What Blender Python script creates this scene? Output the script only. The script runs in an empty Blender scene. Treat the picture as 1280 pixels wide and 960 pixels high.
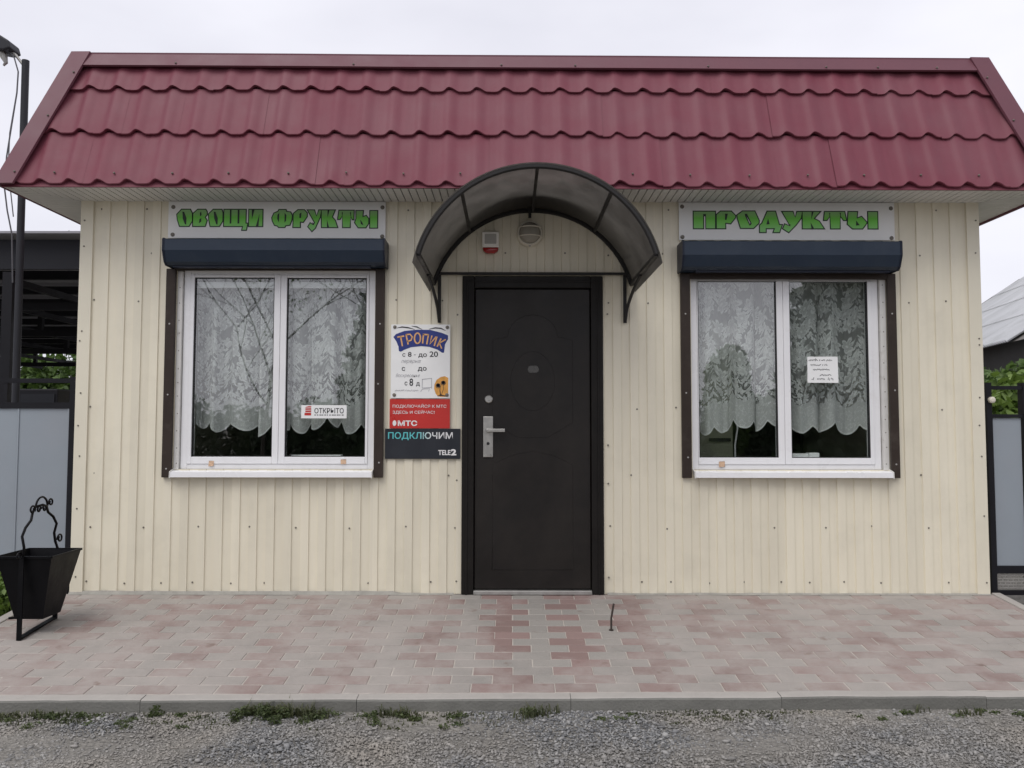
import bpy, bmesh, math, random
import numpy as np
from mathutils import Vector, Matrix, noise
from mathutils.geometry import tessellate_polygon
random.seed(7); rng = np.random.default_rng(7)
S = bpy.context.scene
COL = S.collection
R = math.radians

# ------------------------------------------------------------------ camera
cam_d = bpy.data.cameras.new('camera'); cam = bpy.data.objects.new('camera', cam_d); COL.objects.link(cam)
cam_d.sensor_width = 36.0; cam_d.lens = 990.0 / 1280.0 * 36.0; cam_d.clip_start = .05; cam_d.clip_end = 2000
PITCH, YAW, ROLL = .05414, .00269, .0012
fwd = Vector((math.sin(YAW) * math.cos(PITCH), math.cos(YAW) * math.cos(PITCH), math.sin(PITCH)))
rgt = Vector((math.cos(YAW), -math.sin(YAW), 0)); upv = rgt.cross(fwd)
r2 = math.cos(ROLL) * rgt + math.sin(ROLL) * upv; u2 = -math.sin(ROLL) * rgt + math.cos(ROLL) * upv
cam.matrix_world = Matrix(((r2.x, u2.x, -fwd.x, -.1395), (r2.y, u2.y, -fwd.y, -5.3503), (r2.z, u2.z, -fwd.z, 1.1113), (0, 0, 0, 1)))
S.camera = cam
S.render.resolution_x = 1024; S.render.resolution_y = 768

# ------------------------------------------------------------------ sky and sun (overcast)
SUN_EL, SUN_AZ = 58.0, -150.0      # azimuth measured clockwise from +y
wd = bpy.data.worlds.new('World'); S.world = wd; wd.use_nodes = True
nt = wd.node_tree; nt.nodes.clear()
def wn(t, **k):
    n = nt.nodes.new(t)
    for a, b in k.items(): setattr(n, a, b)
    return n
sky = wn('ShaderNodeTexSky', sky_type='NISHITA', sun_disc=False)
sky.sun_elevation = R(SUN_EL); sky.sun_rotation = R(SUN_AZ); sky.air_density = 1.0; sky.dust_density = 3.0
tc = wn('ShaderNodeTexCoord'); mp = wn('ShaderNodeMapping'); mp.inputs['Scale'].default_value = (1, 1, 2.6)
ns = wn('ShaderNodeTexNoise'); ns.inputs['Scale'].default_value = 1.5; ns.inputs['Detail'].default_value = 5; ns.inputs['Roughness'].default_value = .5
rp = wn('ShaderNodeValToRGB'); rp.color_ramp.elements[0].position = .3; rp.color_ramp.elements[1].position = .72
rp.color_ramp.elements[0].color = (5.55, 5.55, 6.2, 1); rp.color_ramp.elements[1].color = (7.8, 7.75, 8.3, 1)
mx = wn('ShaderNodeMix', data_type='RGBA'); mx.inputs[0].default_value = .93
bg = wn('ShaderNodeBackground'); bg.inputs['Strength'].default_value = .1
wo = wn('ShaderNodeOutputWorld')
L = nt.links.new
L(tc.outputs['Generated'], mp.inputs[0]); L(mp.outputs[0], ns.inputs['Vector']); L(ns.outputs[0], rp.inputs[0])
L(sky.outputs[0], mx.inputs[6]); L(rp.outputs[0], mx.inputs[7]); L(mx.outputs[2], bg.inputs['Color']); L(bg.outputs[0], wo.inputs[0])
sd = bpy.data.lights.new('sun', 'SUN'); sd.energy = 1.3; sd.angle = R(40); sd.color = (1, .97, .93)
so = bpy.data.objects.new('sun', sd); COL.objects.link(so)
so.rotation_euler = Vector((math.sin(R(SUN_AZ)) * math.cos(R(SUN_EL)), math.cos(R(SUN_AZ)) * math.cos(R(SUN_EL)), math.sin(R(SUN_EL)))).to_track_quat('Z', 'Y').to_euler()
S.view_settings.view_transform = 'Standard'; S.view_settings.look = 'None'; S.view_settings.exposure = 0.42; S.view_settings.gamma = 1.0
S.view_settings.use_curve_mapping = False
S.cycles.max_bounces = 10; S.cycles.transparent_max_bounces = 16

# ------------------------------------------------------------------ materials
def newmat(name):
    m = bpy.data.materials.new(name); m.use_nodes = True
    return m, m.node_tree, m.node_tree.nodes['Principled BSDF']
def pm(name, col, rough=.6, var=.1, scale=6.0, bump=0.0, bscale=60.0, metal=0.0, spec=.5, objrand=0.0, dust=None, world=True, coat=0.0, streak=None):
    """principled material: colour broken by noise, optional per object variation, dust colour by noise, fine bump"""
    m, t, b = newmat(name); N = t.nodes; K = t.links.new
    b.inputs['Roughness'].default_value = rough; b.inputs['Metallic'].default_value = metal
    b.inputs['Specular IOR Level'].default_value = spec
    if coat: b.inputs['Coat Weight'].default_value = coat; b.inputs['Coat Roughness'].default_value = .25
    if world:
        pos = N.new('ShaderNodeNewGeometry').outputs['Position']
    else:
        pos = N.new('ShaderNodeTexCoord').outputs['Object']
    n1 = N.new('ShaderNodeTexNoise'); n1.inputs['Scale'].default_value = scale; n1.inputs['Detail'].default_value = 6; n1.inputs['Roughness'].default_value = .6
    if streak:
        mpn = N.new('ShaderNodeMapping'); mpn.inputs['Scale'].default_value = streak; K(pos, mpn.inputs[0]); K(mpn.outputs[0], n1.inputs['Vector'])
    else: K(pos, n1.inputs['Vector'])
    mr = N.new('ShaderNodeMapRange'); mr.inputs[1].default_value = .25; mr.inputs[2].default_value = .75
    mr.inputs[3].default_value = 1 - var; mr.inputs[4].default_value = 1 + var; K(n1.outputs[0], mr.inputs[0])
    fac = mr.outputs[0]
    if objrand:
        oi = N.new('ShaderNodeObjectInfo'); m2 = N.new('ShaderNodeMapRange'); m2.inputs[3].default_value = 1 - objrand; m2.inputs[4].default_value = 1 + objrand
        K(oi.outputs['Random'], m2.inputs[0]); mu = N.new('ShaderNodeMath'); mu.operation = 'MULTIPLY'; K(fac, mu.inputs[0]); K(m2.outputs[0], mu.inputs[1]); fac = mu.outputs[0]
    vm = N.new('ShaderNodeVectorMath'); vm.operation = 'SCALE'; vm.inputs[0].default_value = col[:3]; K(fac, vm.inputs[3])
    out = vm.outputs[0]
    if dust:
        dcol, dscale, lo, hi, amt = dust
        n2 = N.new('ShaderNodeTexNoise'); n2.inputs['Scale'].default_value = dscale; n2.inputs['Detail'].default_value = 7; n2.inputs['Roughness'].default_value = .65; K(pos, n2.inputs['Vector'])
        m3 = N.new('ShaderNodeMapRange'); m3.inputs[1].default_value = lo; m3.inputs[2].default_value = hi; m3.inputs[4].default_value = amt; K(n2.outputs[0], m3.inputs[0])
        mi = N.new('ShaderNodeMix'); mi.data_type = 'RGBA'; K(m3.outputs[0], mi.inputs[0]); K(out, mi.inputs[6]); mi.inputs[7].default_value = (*dcol, 1); out = mi.outputs[2]
    K(out, b.inputs['Base Color'])
    n4 = N.new('ShaderNodeTexNoise'); n4.inputs['Scale'].default_value = bscale; n4.inputs['Detail'].default_value = 5; K(pos, n4.inputs['Vector'])
    if bump:
        bp = N.new('ShaderNodeBump'); bp.inputs['Strength'].default_value = bump; bp.inputs['Distance'].default_value = .01; K(n4.outputs[0], bp.inputs['Height']); K(bp.outputs[0], b.inputs['Normal'])
    m5 = N.new('ShaderNodeMapRange'); m5.inputs[1].default_value = .3; m5.inputs[2].default_value = .7; m5.inputs[3].default_value = max(0.02, rough - .1); m5.inputs[4].default_value = min(1, rough + .1)
    K(n1.outputs[0], m5.inputs[0]); K(m5.outputs[0], b.inputs['Roughness'])
    return m
M = {}
M['cream'] = pm('cream_sheet_metal', (.74, .69, .555), .45, .06, 2.2, .05, 5, objrand=.05, dust=((.42, .39, .31), 3.0, .50, .82, .26), streak=(3, 3, .5))
M['cream_trim'] = pm('cream_trim', (.73, .685, .555), .45, .05, 2.5, .03, 6)
M['wallcore'] = pm('wall_core', (.4, .37, .3), .8, .1)
M['burg'] = pm('burgundy_sheet', (.172, .040, .060), .58, .07, 1.6, .03, 4, objrand=.03, dust=((.19, .085, .10), 1.7, .40, .75, .6), spec=.3)
M['burg_trim'] = pm('burgundy_trim', (.140, .050, .068), .5, .08, 3, .05, 5, spec=.35)
M['soffit'] = pm('soffit_vinyl', (.70, .69, .66), .5, .06, 3)
M['soffit_gap'] = pm('soffit_gap', (.12, .12, .11), .8, .1)
M['pvc'] = pm('white_pvc', (.80, .80, .81), .32, .03, 3, dust=((.5, .48, .44), 7, .58, .85, .35))
M['pvc_dirty'] = pm('weathered_white_plastic', (.66, .65, .62), .45, .08, 9, dust=((.35, .32, .28), 14, .55, .75, .5))
M['gasket'] = pm('rubber_gasket', (.012, .012, .013), .6, .1)
M['brown'] = pm('brown_aluminium', (.040, .030, .025), .4, .12, 6, dust=((.14, .12, .10), 9, .55, .85, .3), spec=.18)
M['navy'] = pm('navy_painted_metal', (.019, .031, .052), .38, .06, 3, .03, 6, dust=((.07, .08, .095), 5, .5, .85, .25), spec=.35)
M['navy_dark'] = pm('navy_end_cap', (.018, .022, .036), .4, .1, spec=.18)
M['door'] = pm('dark_brown_door_steel', (.0135, .0115, .0105), .42, .22, 1.8, .06, 180, dust=((.024, .020, .017), 2.5, .42, .7, .9), spec=.3)
M['door_frame'] = pm('dark_brown_frame_steel', (.0125, .011, .010), .45, .15, 4, .03, 120, dust=((.03, .026, .022), 5, .5, .85, .4), spec=.18)
M['steel'] = pm('brushed_steel', (.45, .44, .41), .35, .12, 30, metal=.85)
M['steel_dull'] = pm('dull_galvanised', (.38, .37, .35), .5, .15, 20, metal=.6)
M['screw'] = pm('screw_head', (.16, .145, .12), .5, .2, 30)
M['black'] = pm('black_painted_steel', (.004, .004, .005), .42, .25, 8, .08, 40, dust=((.02, .019, .018), 10, .55, .85, .25), spec=.14)
M['canopy_steel'] = pm('dark_grey_steel_tube', (.028, .027, .027), .45, .15, 10, spec=.18)
M['signboard'] = pm('white_sign_board', (.80, .80, .785), .35, .03, 3, dust=((.5, .48, .44), 6, .55, .85, .25))
M['ink_dark'] = pm('print_dark_green', (.004, .018, .006), .4, .1)
M['paper'] = pm('white_paper', (.84, .845, .835), .5, .03, 9)
M['ink_black'] = pm('print_black', (.02, .02, .025), .5, .1)
M['ink_grey'] = pm('faded_print', (.42, .42, .44), .5, .25, 200)
M['ink_blue'] = pm('print_blue', (.018, .035, .20), .4, .1)
M['ink_orange'] = pm('print_orange', (.72, .40, .16), .4, .15, 60)
M['sunset'] = pm('print_sunset', (.70, .34, .07), .4, .25, 25)
M['red'] = pm('print_red', (.52, .028, .022), .35, .06, 5)
M['white_ink'] = pm('print_white', (.78, .77, .76), .4, .04)
M['blackboard'] = pm('print_charcoal', (.016, .019, .026), .35, .1, 5)
M['siren_white'] = pm('ivory_plastic', (.88, .86, .80), .4, .06)
M['siren_grey'] = pm('grey_plastic', (.42, .41, .38), .4, .06)
M['lampbody'] = pm('ivory_lamp_body', (.68, .64, .54), .45, .08)
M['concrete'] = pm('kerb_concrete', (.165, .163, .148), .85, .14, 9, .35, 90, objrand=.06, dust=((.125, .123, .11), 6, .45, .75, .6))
M['concrete_pale'] = pm('kerb_top_concrete', (.35, .33, .305), .9, .1, 9, .3, 90, dust=((.36, .335, .31), 6, .45, .75, .6))
M['cement'] = pm('cement_smear', (.30, .29, .26), .9, .2, 14, .4, 70)
M['joint'] = pm('joint_sand', (.42, .385, .345), .95, .2, 20, .3, 200)
M['gate_sheet'] = pm('grey_blue_sheet', (.275, .31, .345), .42, .07, 1.4, .03, 3, dust=((.30, .31, .34), 2.2, .45, .8, .5))
M['carport_roof'] = pm('carport_dark_sheet', (.022, .023, .028), .6, .15, 3, spec=.18)
M['carport_sheet'] = pm('carport_grey_sheet', (.34, .34, .37), .6, .12, 2, spec=.18)
M['carport_steel'] = pm('carport_steel', (.012, .012, .015), .5, .2, 6, spec=.18)
M['slate'] = pm('asbestos_slate', (.46, .47, .485), .9, .1, .8, .2, 30, objrand=.05, dust=((.25, .26, .26), 1.5, .5, .8, .5))
M['oldwood'] = pm('weathered_wood', (.14, .13, .12), .85, .25, 6, streak=(1, 1, 6))
M['housewall'] = pm('house_wall', (.03, .028, .026), .9, .2, 3)
M['interior'] = pm('interior_plaster', (.17, .175, .145), .9, .1)
M['intfloor'] = pm('interior_floor', (.12, .10, .08), .7, .2)
M['intdoor'] = pm('olive_interior_panel', (.30, .31, .22), .7, .08)
M['shelf'] = pm('shelf_dark_wood', (.055, .045, .035), .6, .2)
M['bark'] = pm('bark', (.055, .047, .038), .9, .3, 12, .5, 30)
M['hollow'] = pm('red_clay', (.20, .085, .06), .9, .2, 15, .3, 60)
M['residue'] = pm('tape_residue', (.62, .42, .28), .8, .35, 120)
M['cable'] = pm('grey_cable', (.10, .10, .11), .6, .1)
M['lamp_head'] = pm('street_lamp_housing', (.035, .036, .042), .5, .1, spec=.18)
M['rod'] = pm('rusty_rod', (.035, .025, .02), .8, .3, 60)
M['gold'] = pm('worn_silver_sticker', (.09, .088, .083), .5, .7, 160, metal=.2)

def foliage(name, c1, c2):
    m, t, b = newmat(name); N = t.nodes; K = t.links.new
    pos = N.new('ShaderNodeNewGeometry')
    n = N.new('ShaderNodeTexNoise'); n.inputs['Scale'].default_value = 5; n.inputs['Detail'].default_value = 4; K(pos.outputs['Position'], n.inputs['Vector'])
    rr = N.new('ShaderNodeMapRange'); K(pos.outputs['Random Per Island'], rr.inputs[0]); rr.inputs[3].default_value = -.25; rr.inputs[4].default_value = .25
    ad = N.new('ShaderNodeMath'); ad.operation = 'ADD'; K(n.outputs[0], ad.inputs[0]); K(rr.outputs[0], ad.inputs[1])
    mi = N.new('ShaderNodeMix'); mi.data_type = 'RGBA'; K(ad.outputs[0], mi.inputs[0]); mi.inputs[6].default_value = (*c1, 1); mi.inputs[7].default_value = (*c2, 1)
    K(mi.outputs[2], b.inputs['Base Color']); b.inputs['Roughness'].default_value = .55
    tr = N.new('ShaderNodeBsdfTranslucent'); K(mi.outputs[2], tr.inputs[0])
    ms = N.new('ShaderNodeMixShader'); ms.inputs[0].default_value = .3; K(b.outputs[0], ms.inputs[1]); K(tr.outputs[0], ms.inputs[2]); K(ms.outputs[0], N['Material Output'].inputs[0])
    return m
M['leaf'] = foliage('leaf_green', (.030, .065, .014), (.13, .21, .045))
M['leaf_bright'] = foliage('leaf_bright_green', (.06, .12, .02), (.21, .31, .06))
M['leaf_dark'] = foliage('leaf_dark_green', (.014, .030, .012), (.05, .085, .03))
M['weed'] = foliage('weed_green', (.035, .055, .018), (.12, .15, .055))
M['grass'] = foliage('grass_green', (.035, .050, .018), (.12, .125, .06))

# glass: front face reflects like a double glazed unit, the rest is clear
m, t, b = newmat('window_glass'); N = t.nodes; K = t.links.new
N.remove(b); tp = N.new('ShaderNodeBsdfTransparent'); tp.inputs[0].default_value = (.92, .95, .94, 1)
gl = N.new('ShaderNodeBsdfGlossy'); gl.inputs['Roughness'].default_value = .0
gg = N.new('ShaderNodeNewGeometry'); dt = N.new('ShaderNodeVectorMath'); dt.operation = 'DOT_PRODUCT'; K(gg.outputs['Normal'], dt.inputs[0]); K(gg.outputs['Incoming'], dt.inputs[1])
def _m(op, x, y):
    n = N.new('ShaderNodeMath'); n.operation = op
    for i, v in ((0, x), (1, y)):
        if v is None: continue
        if isinstance(v, (int, float)): n.inputs[i].default_value = v
        else: K(v, n.inputs[i])
    return n.outputs[0]
fac_ = _m('ADD', _m('MULTIPLY', _m('POWER', _m('SUBTRACT', 1.0, _m('ABSOLUTE', dt.outputs['Value'], None)), 5.0), .79), .21)   # Schlick, double glazing
tcg = N.new('ShaderNodeNewGeometry'); nz = N.new('ShaderNodeTexNoise'); nz.inputs['Scale'].default_value = 2.2; nz.inputs['Detail'].default_value = 1; K(tcg.outputs['Position'], nz.inputs['Vector'])
bpn = N.new('ShaderNodeBump'); bpn.inputs['Strength'].default_value = .04; bpn.inputs['Distance'].default_value = .004; K(nz.outputs[0], bpn.inputs['Height']); K(bpn.outputs[0], gl.inputs['Normal'])
ms = N.new('ShaderNodeMixShader'); K(fac_, ms.inputs[0]); K(tp.outputs[0], ms.inputs[1]); K(gl.outputs[0], ms.inputs[2]); K(ms.outputs[0], N['Material Output'].inputs[0]); M['glass'] = m
m, t, b = newmat('glass_clear'); N = t.nodes; N.remove(b); tp = N.new('ShaderNodeBsdfTransparent'); tp.inputs[0].default_value = (.98, .99, .98, 1); t.links.new(tp.outputs[0], N['Material Output'].inputs[0]); M['clear'] = m
# smoked polycarbonate
m, t, b = newmat('smoked_polycarbonate'); N = t.nodes; K = t.links.new
b.inputs['Base Color'].default_value = (.07, .067, .063, 1); b.inputs['Roughness'].default_value = .35
tl = N.new('ShaderNodeBsdfTranslucent'); tl.inputs[0].default_value = (.29, .28, .265, 1)
tp = N.new('ShaderNodeBsdfTransparent'); tp.inputs[0].default_value = (.52, .505, .475, 1)
g = N.new('ShaderNodeNewGeometry'); nz = N.new('ShaderNodeTexNoise'); nz.inputs['Scale'].default_value = 6; nz.inputs['Detail'].default_value = 6; K(g.outputs['Position'], nz.inputs['Vector'])
mr = N.new('ShaderNodeMapRange'); mr.inputs[1].default_value = .3; mr.inputs[2].default_value = .75; mr.inputs[3].default_value = .12; mr.inputs[4].default_value = .42; K(nz.outputs[0], mr.inputs[0])
m1 = N.new('ShaderNodeMixShader'); m1.inputs[0].default_value = .5; K(tl.outputs[0], m1.inputs[1]); K(tp.outputs[0], m1.inputs[2])
m2 = N.new('ShaderNodeMixShader'); K(mr.outputs[0], m2.inputs[0]); K(m1.outputs[0], m2.inputs[1]); K(b.outputs[0], m2.inputs[2]); K(m2.outputs[0], N['Material Output'].inputs[0]); M['poly'] = m
# red translucent siren lens, lamp glass
m, t, b = newmat('red_lens'); b.inputs['Base Color'].default_value = (.42, .012, .012, 1); b.inputs['Roughness'].default_value = .12; b.inputs['Transmission Weight'].default_value = .2; M['redlens'] = m
m, t, b = newmat('ribbed_lamp_glass'); b.inputs['Base Color'].default_value = (.33, .31, .26, 1); b.inputs['Roughness'].default_value = .2
wv = t.nodes.new('ShaderNodeTexWave'); wv.inputs['Scale'].default_value = 40; wv.bands_direction = 'X'; tcx = t.nodes.new('ShaderNodeTexCoord'); t.links.new(tcx.outputs['Object'], wv.inputs['Vector'])
bq = t.nodes.new('ShaderNodeBump'); bq.inputs['Strength'].default_value = .4; bq.inputs['Distance'].default_value = .004; t.links.new(wv.outputs[1], bq.inputs['Height']); t.links.new(bq.outputs[0], b.inputs['Normal']); M['lampglass'] = m
# green lettering, a printed vertical blend from grey green to vivid to pale green
def blend_print(name, axis, a, bb, stops):
    m, t, b = newmat(name); N = t.nodes; K = t.links.new
    tx = N.new('ShaderNodeNewGeometry'); sp = N.new('ShaderNodeSeparateXYZ'); K(tx.outputs['Position'], sp.inputs[0])
    mr = N.new('ShaderNodeMapRange'); mr.inputs[1].default_value = a; mr.inputs[2].default_value = bb; K(sp.outputs[axis], mr.inputs[0])
    cr = N.new('ShaderNodeValToRGB'); e = cr.color_ramp.elements
    while len(e) < len(stops): e.new(.5)
    for k, (p, c) in enumerate(stops): e[k].position = p; e[k].color = (*c, 1)
    K(mr.outputs[0], cr.inputs[0]); K(cr.outputs[0], b.inputs['Base Color']); b.inputs['Roughness'].default_value = .4
    return m
M['green'] = blend_print('print_green', 2, 2.46, 2.58, [(0, (.24, .62, .18)), (.35, (.18, .60, .08)), (.62, (.13, .52, .04)), (.8, (.19, .45, .11)), (1, (.22, .44, .16))])
M['cyan'] = blend_print('print_cyan_to_white', 0, -.96, -.55, [(0, (.10, .50, .52)), (.5, (.12, .52, .54)), (.72, (.75, .77, .77)), (1, (.78, .78, .78))])

# lace: one cloth pattern in metres (u along the cloth, v up from the hem)
m, t, b = newmat('white_lace'); N = t.nodes; K = t.links.new
b.inputs['Base Color'].default_value = (.90, .91, .90, 1); b.inputs['Roughness'].default_value = .9
uv = N.new('ShaderNodeUVMap'); uv.uv_map = 'UVMap'
def math_(op, x, y=None, clamp=False):
    n = N.new('ShaderNodeMath'); n.operation = op; n.use_clamp = clamp
    for i, v in enumerate((x, y)):
        if v is None: continue
        if isinstance(v, (int, float)): n.inputs[i].default_value = v
        else: K(v, n.inputs[i])
    return n.outputs[0]
sx = N.new('ShaderNodeSeparateXYZ'); K(uv.outputs[0], sx.inputs[0]); U_, V_ = sx.outputs[0], sx.outputs[1]
wp = N.new('ShaderNodeTexNoise'); wp.inputs['Scale'].default_value = 12; wp.inputs['Detail'].default_value = 2; K(uv.outputs[0], wp.inputs['Vector'])
wpv = N.new('ShaderNodeVectorMath'); wpv.operation = 'SCALE'; K(wp.outputs[1], wpv.inputs[0]); wpv.inputs[3].default_value = .05
wa = N.new('ShaderNodeVectorMath'); K(uv.outputs[0], wa.inputs[0]); K(wpv.outputs[0], wa.inputs[1])
nz = N.new('ShaderNodeTexNoise'); nz.inputs['Scale'].default_value = 7; nz.inputs['Detail'].default_value = 3; K(uv.outputs[0], nz.inputs['Vector'])
def step_(x, a, bb, lo=0., hi=1.):
    n = N.new('ShaderNodeMapRange'); n.inputs[1].default_value = a; n.inputs[2].default_value = bb; n.inputs[3].default_value = lo; n.inputs[4].default_value = hi; K(x, n.inputs[0]); return n.outputs[0]
def motif(scale, rad, petals, warp, stretch=1.0):
    # one flower or leaf per cell, turned at random, drawn in polar coordinates
    src = wa if warp else uv
    v = N.new('ShaderNodeTexVoronoi'); v.inputs['Scale'].default_value = scale; v.inputs['Randomness'].default_value = .8; v.voronoi_dimensions = '2D'; K(src.outputs[0], v.inputs['Vector'])
    d = N.new('ShaderNodeVectorMath'); d.operation = 'SUBTRACT'; K(src.outputs[0], d.inputs[0]); K(v.outputs['Position'], d.inputs[1])
    sc_ = N.new('ShaderNodeVectorMath'); sc_.operation = 'SCALE'; K(d.outputs[0], sc_.inputs[0]); sc_.inputs[3].default_value = scale
    cs = N.new('ShaderNodeSeparateXYZ'); K(v.outputs['Color'], cs.inputs[0]); ang = math_('MULTIPLY', cs.outputs[0], 6.283)
    ro = N.new('ShaderNodeVectorRotate'); ro.rotation_type = 'Z_AXIS'; K(sc_.outputs[0], ro.inputs['Vector']); K(ang, ro.inputs['Angle'])
    q = N.new('ShaderNodeSeparateXYZ'); K(ro.outputs[0], q.inputs[0]); X, Y = q.outputs[0], math_('MULTIPLY', q.outputs[1], stretch)
    r = math_('SQRT', math_('ADD', math_('MULTIPLY', X, X), math_('MULTIPLY', Y, Y)))
    if petals:
        th = math_('ARCTAN2', Y, X); lob = math_('ABSOLUTE', math_('COSINE', math_('MULTIPLY', th, petals / 2)))
        rr = math_('DIVIDE', r, math_('ADD', math_('MULTIPLY', lob, rad * .5), rad * .5))
    else: rr = math_('DIVIDE', r, rad)
    body = step_(rr, .9, 1.05, 1, 0); rim = math_('MULTIPLY', step_(rr, .62, .78), body); core = step_(r, .08, .12, 1, 0)
    return body, rim, core
f1, f1r, f1c = motif(8.5, .50, 6, True); f2, f2r, f2c = motif(19, .44, 5, True); l1, l1r, l1c = motif(26, .46, 0, True, 2.6); l2, l2r, _ = motif(33, .45, 0, False, 2.2)
nzs = step_(nz.outputs[0], .42, .5)
flower = math_('MAXIMUM', math_('MULTIPLY', f1, .55), math_('MAXIMUM', f1r, f1c))
pat = math_('MAXIMUM', flower, math_('MULTIPLY', math_('MAXIMUM', math_('MAXIMUM', math_('MULTIPLY', f2, .7), f2r), l1), nzs))
upper = step_(pat, 0, 1, .34, .95)
b1 = math_('MAXIMUM', math_('MAXIMUM', math_('MULTIPLY', f2, .75), f2r), math_('MAXIMUM', l1, math_('MULTIPLY', l2r, .8)))
band = step_(b1, 0, 1, .22, .92)
hem = step_(f2r, 0, 1, .70, .88)
inband = math_('MULTIPLY', step_(V_, .185, .195), step_(V_, .33, .40, 1, 0))
inhem = step_(V_, .185, .195, 1, 0)
edge = step_(V_, .010, .014, 1, 0)
top = step_(V_, .75, 1.0)
def mixv(f, x, y):
    n = N.new('ShaderNodeMix'); K(f, n.inputs[0])
    for i, v in ((2, x), (3, y)):
        if isinstance(v, float): n.inputs[i].default_value = v
        else: K(v, n.inputs[i])
    return n.outputs[0]
al = mixv(edge, mixv(inhem, mixv(inband, upper, band), hem), .96)
tl = N.new('ShaderNodeBsdfTranslucent'); tl.inputs[0].default_value = (.8, .8, .79, 1)
m1 = N.new('ShaderNodeMixShader'); m1.inputs[0].default_value = .3; K(b.outputs[0], m1.inputs[1]); K(tl.outputs[0], m1.inputs[2])
tp = N.new('ShaderNodeBsdfTransparent'); m2 = N.new('ShaderNodeMixShader'); K(al, m2.inputs[0]); K(tp.outputs[0], m2.inputs[1]); K(m1.outputs[0], m2.inputs[2]); K(m2.outputs[0], N['Material Output'].inputs[0]); M['lace'] = m

# ground: sand, grey fines and earth
def ground_mat():
    m, t, b = newmat('gravel_ground'); N = t.nodes; K = t.links.new
    g = N.new('ShaderNodeNewGeometry').outputs['Position']
    def nz(s, d=6, r=.6):
        n = N.new('ShaderNodeTexNoise'); n.inputs['Scale'].default_value = s; n.inputs['Detail'].default_value = d; n.inputs['Roughness'].default_value = r; K(g, n.inputs['Vector']); return n.outputs[0]
    v = N.new('ShaderNodeTexVoronoi'); v.inputs['Scale'].default_value = 70; K(g, v.inputs['Vector'])
    cr = N.new('ShaderNodeValToRGB'); e = cr.color_ramp.elements; e[0].color = (.11, .105, .095, 1); e[1].color = (.28, .265, .24, 1); e[0].position = .3; e[1].position = .75
    K(nz(45), cr.inputs[0])
    m1 = N.new('ShaderNodeMix'); m1.data_type = 'RGBA'; mrr = N.new('ShaderNodeMapRange'); mrr.inputs[1].default_value = .56; mrr.inputs[2].default_value = .70; K(nz(2.2), mrr.inputs[0]); K(mrr.outputs[0], m1.inputs[0]); K(cr.outputs[0], m1.inputs[6]); m1.inputs[7].default_value = (.31, .29, .26, 1)
    K(m1.outputs[2], b.inputs['Base Color']); b.inputs['Roughness'].default_value = .95
    bp = N.new('ShaderNodeBump'); bp.inputs['Strength'].default_value = .7; bp.inputs['Distance'].default_value = .012; K(v.outputs[0], bp.inputs['Height']); K(bp.outputs[0], b.inputs['Normal'])
    return m
M['ground'] = ground_mat()
def stone_mat():
    m, t, b = newmat('crushed_stone'); N = t.nodes; K = t.links.new
    g = N.new('ShaderNodeNewGeometry')
    cr = N.new('ShaderNodeValToRGB'); e = cr.color_ramp.elements; e[0].color = (.09, .093, .096, 1); e[1].color = (.34, .335, .325, 1)
    k = e.new(.55); k.color = (.20, .202, .204, 1)
    K(g.outputs['Random Per Island'], cr.inputs[0])
    n = N.new('ShaderNodeTexNoise'); n.inputs['Scale'].default_value = 1.7; n.inputs['Detail'].default_value = 5; K(g.outputs['Position'], n.inputs['Vector'])
    mr = N.new('ShaderNodeMapRange'); mr.inputs[1].default_value = .42; mr.inputs[2].default_value = .66; mr.inputs[4].default_value = .85; K(n.outputs[0], mr.inputs[0])
    mi = N.new('ShaderNodeMix'); mi.data_type = 'RGBA'; K(mr.outputs[0], mi.inputs[0]); K(cr.outputs[0], mi.inputs[6]); mi.inputs[7].default_value = (.30, .275, .24, 1)
    K(mi.outputs[2], b.inputs['Base Color']); b.inputs['Roughness'].default_value = .9
    return m
M['stone'] = stone_mat()
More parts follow.
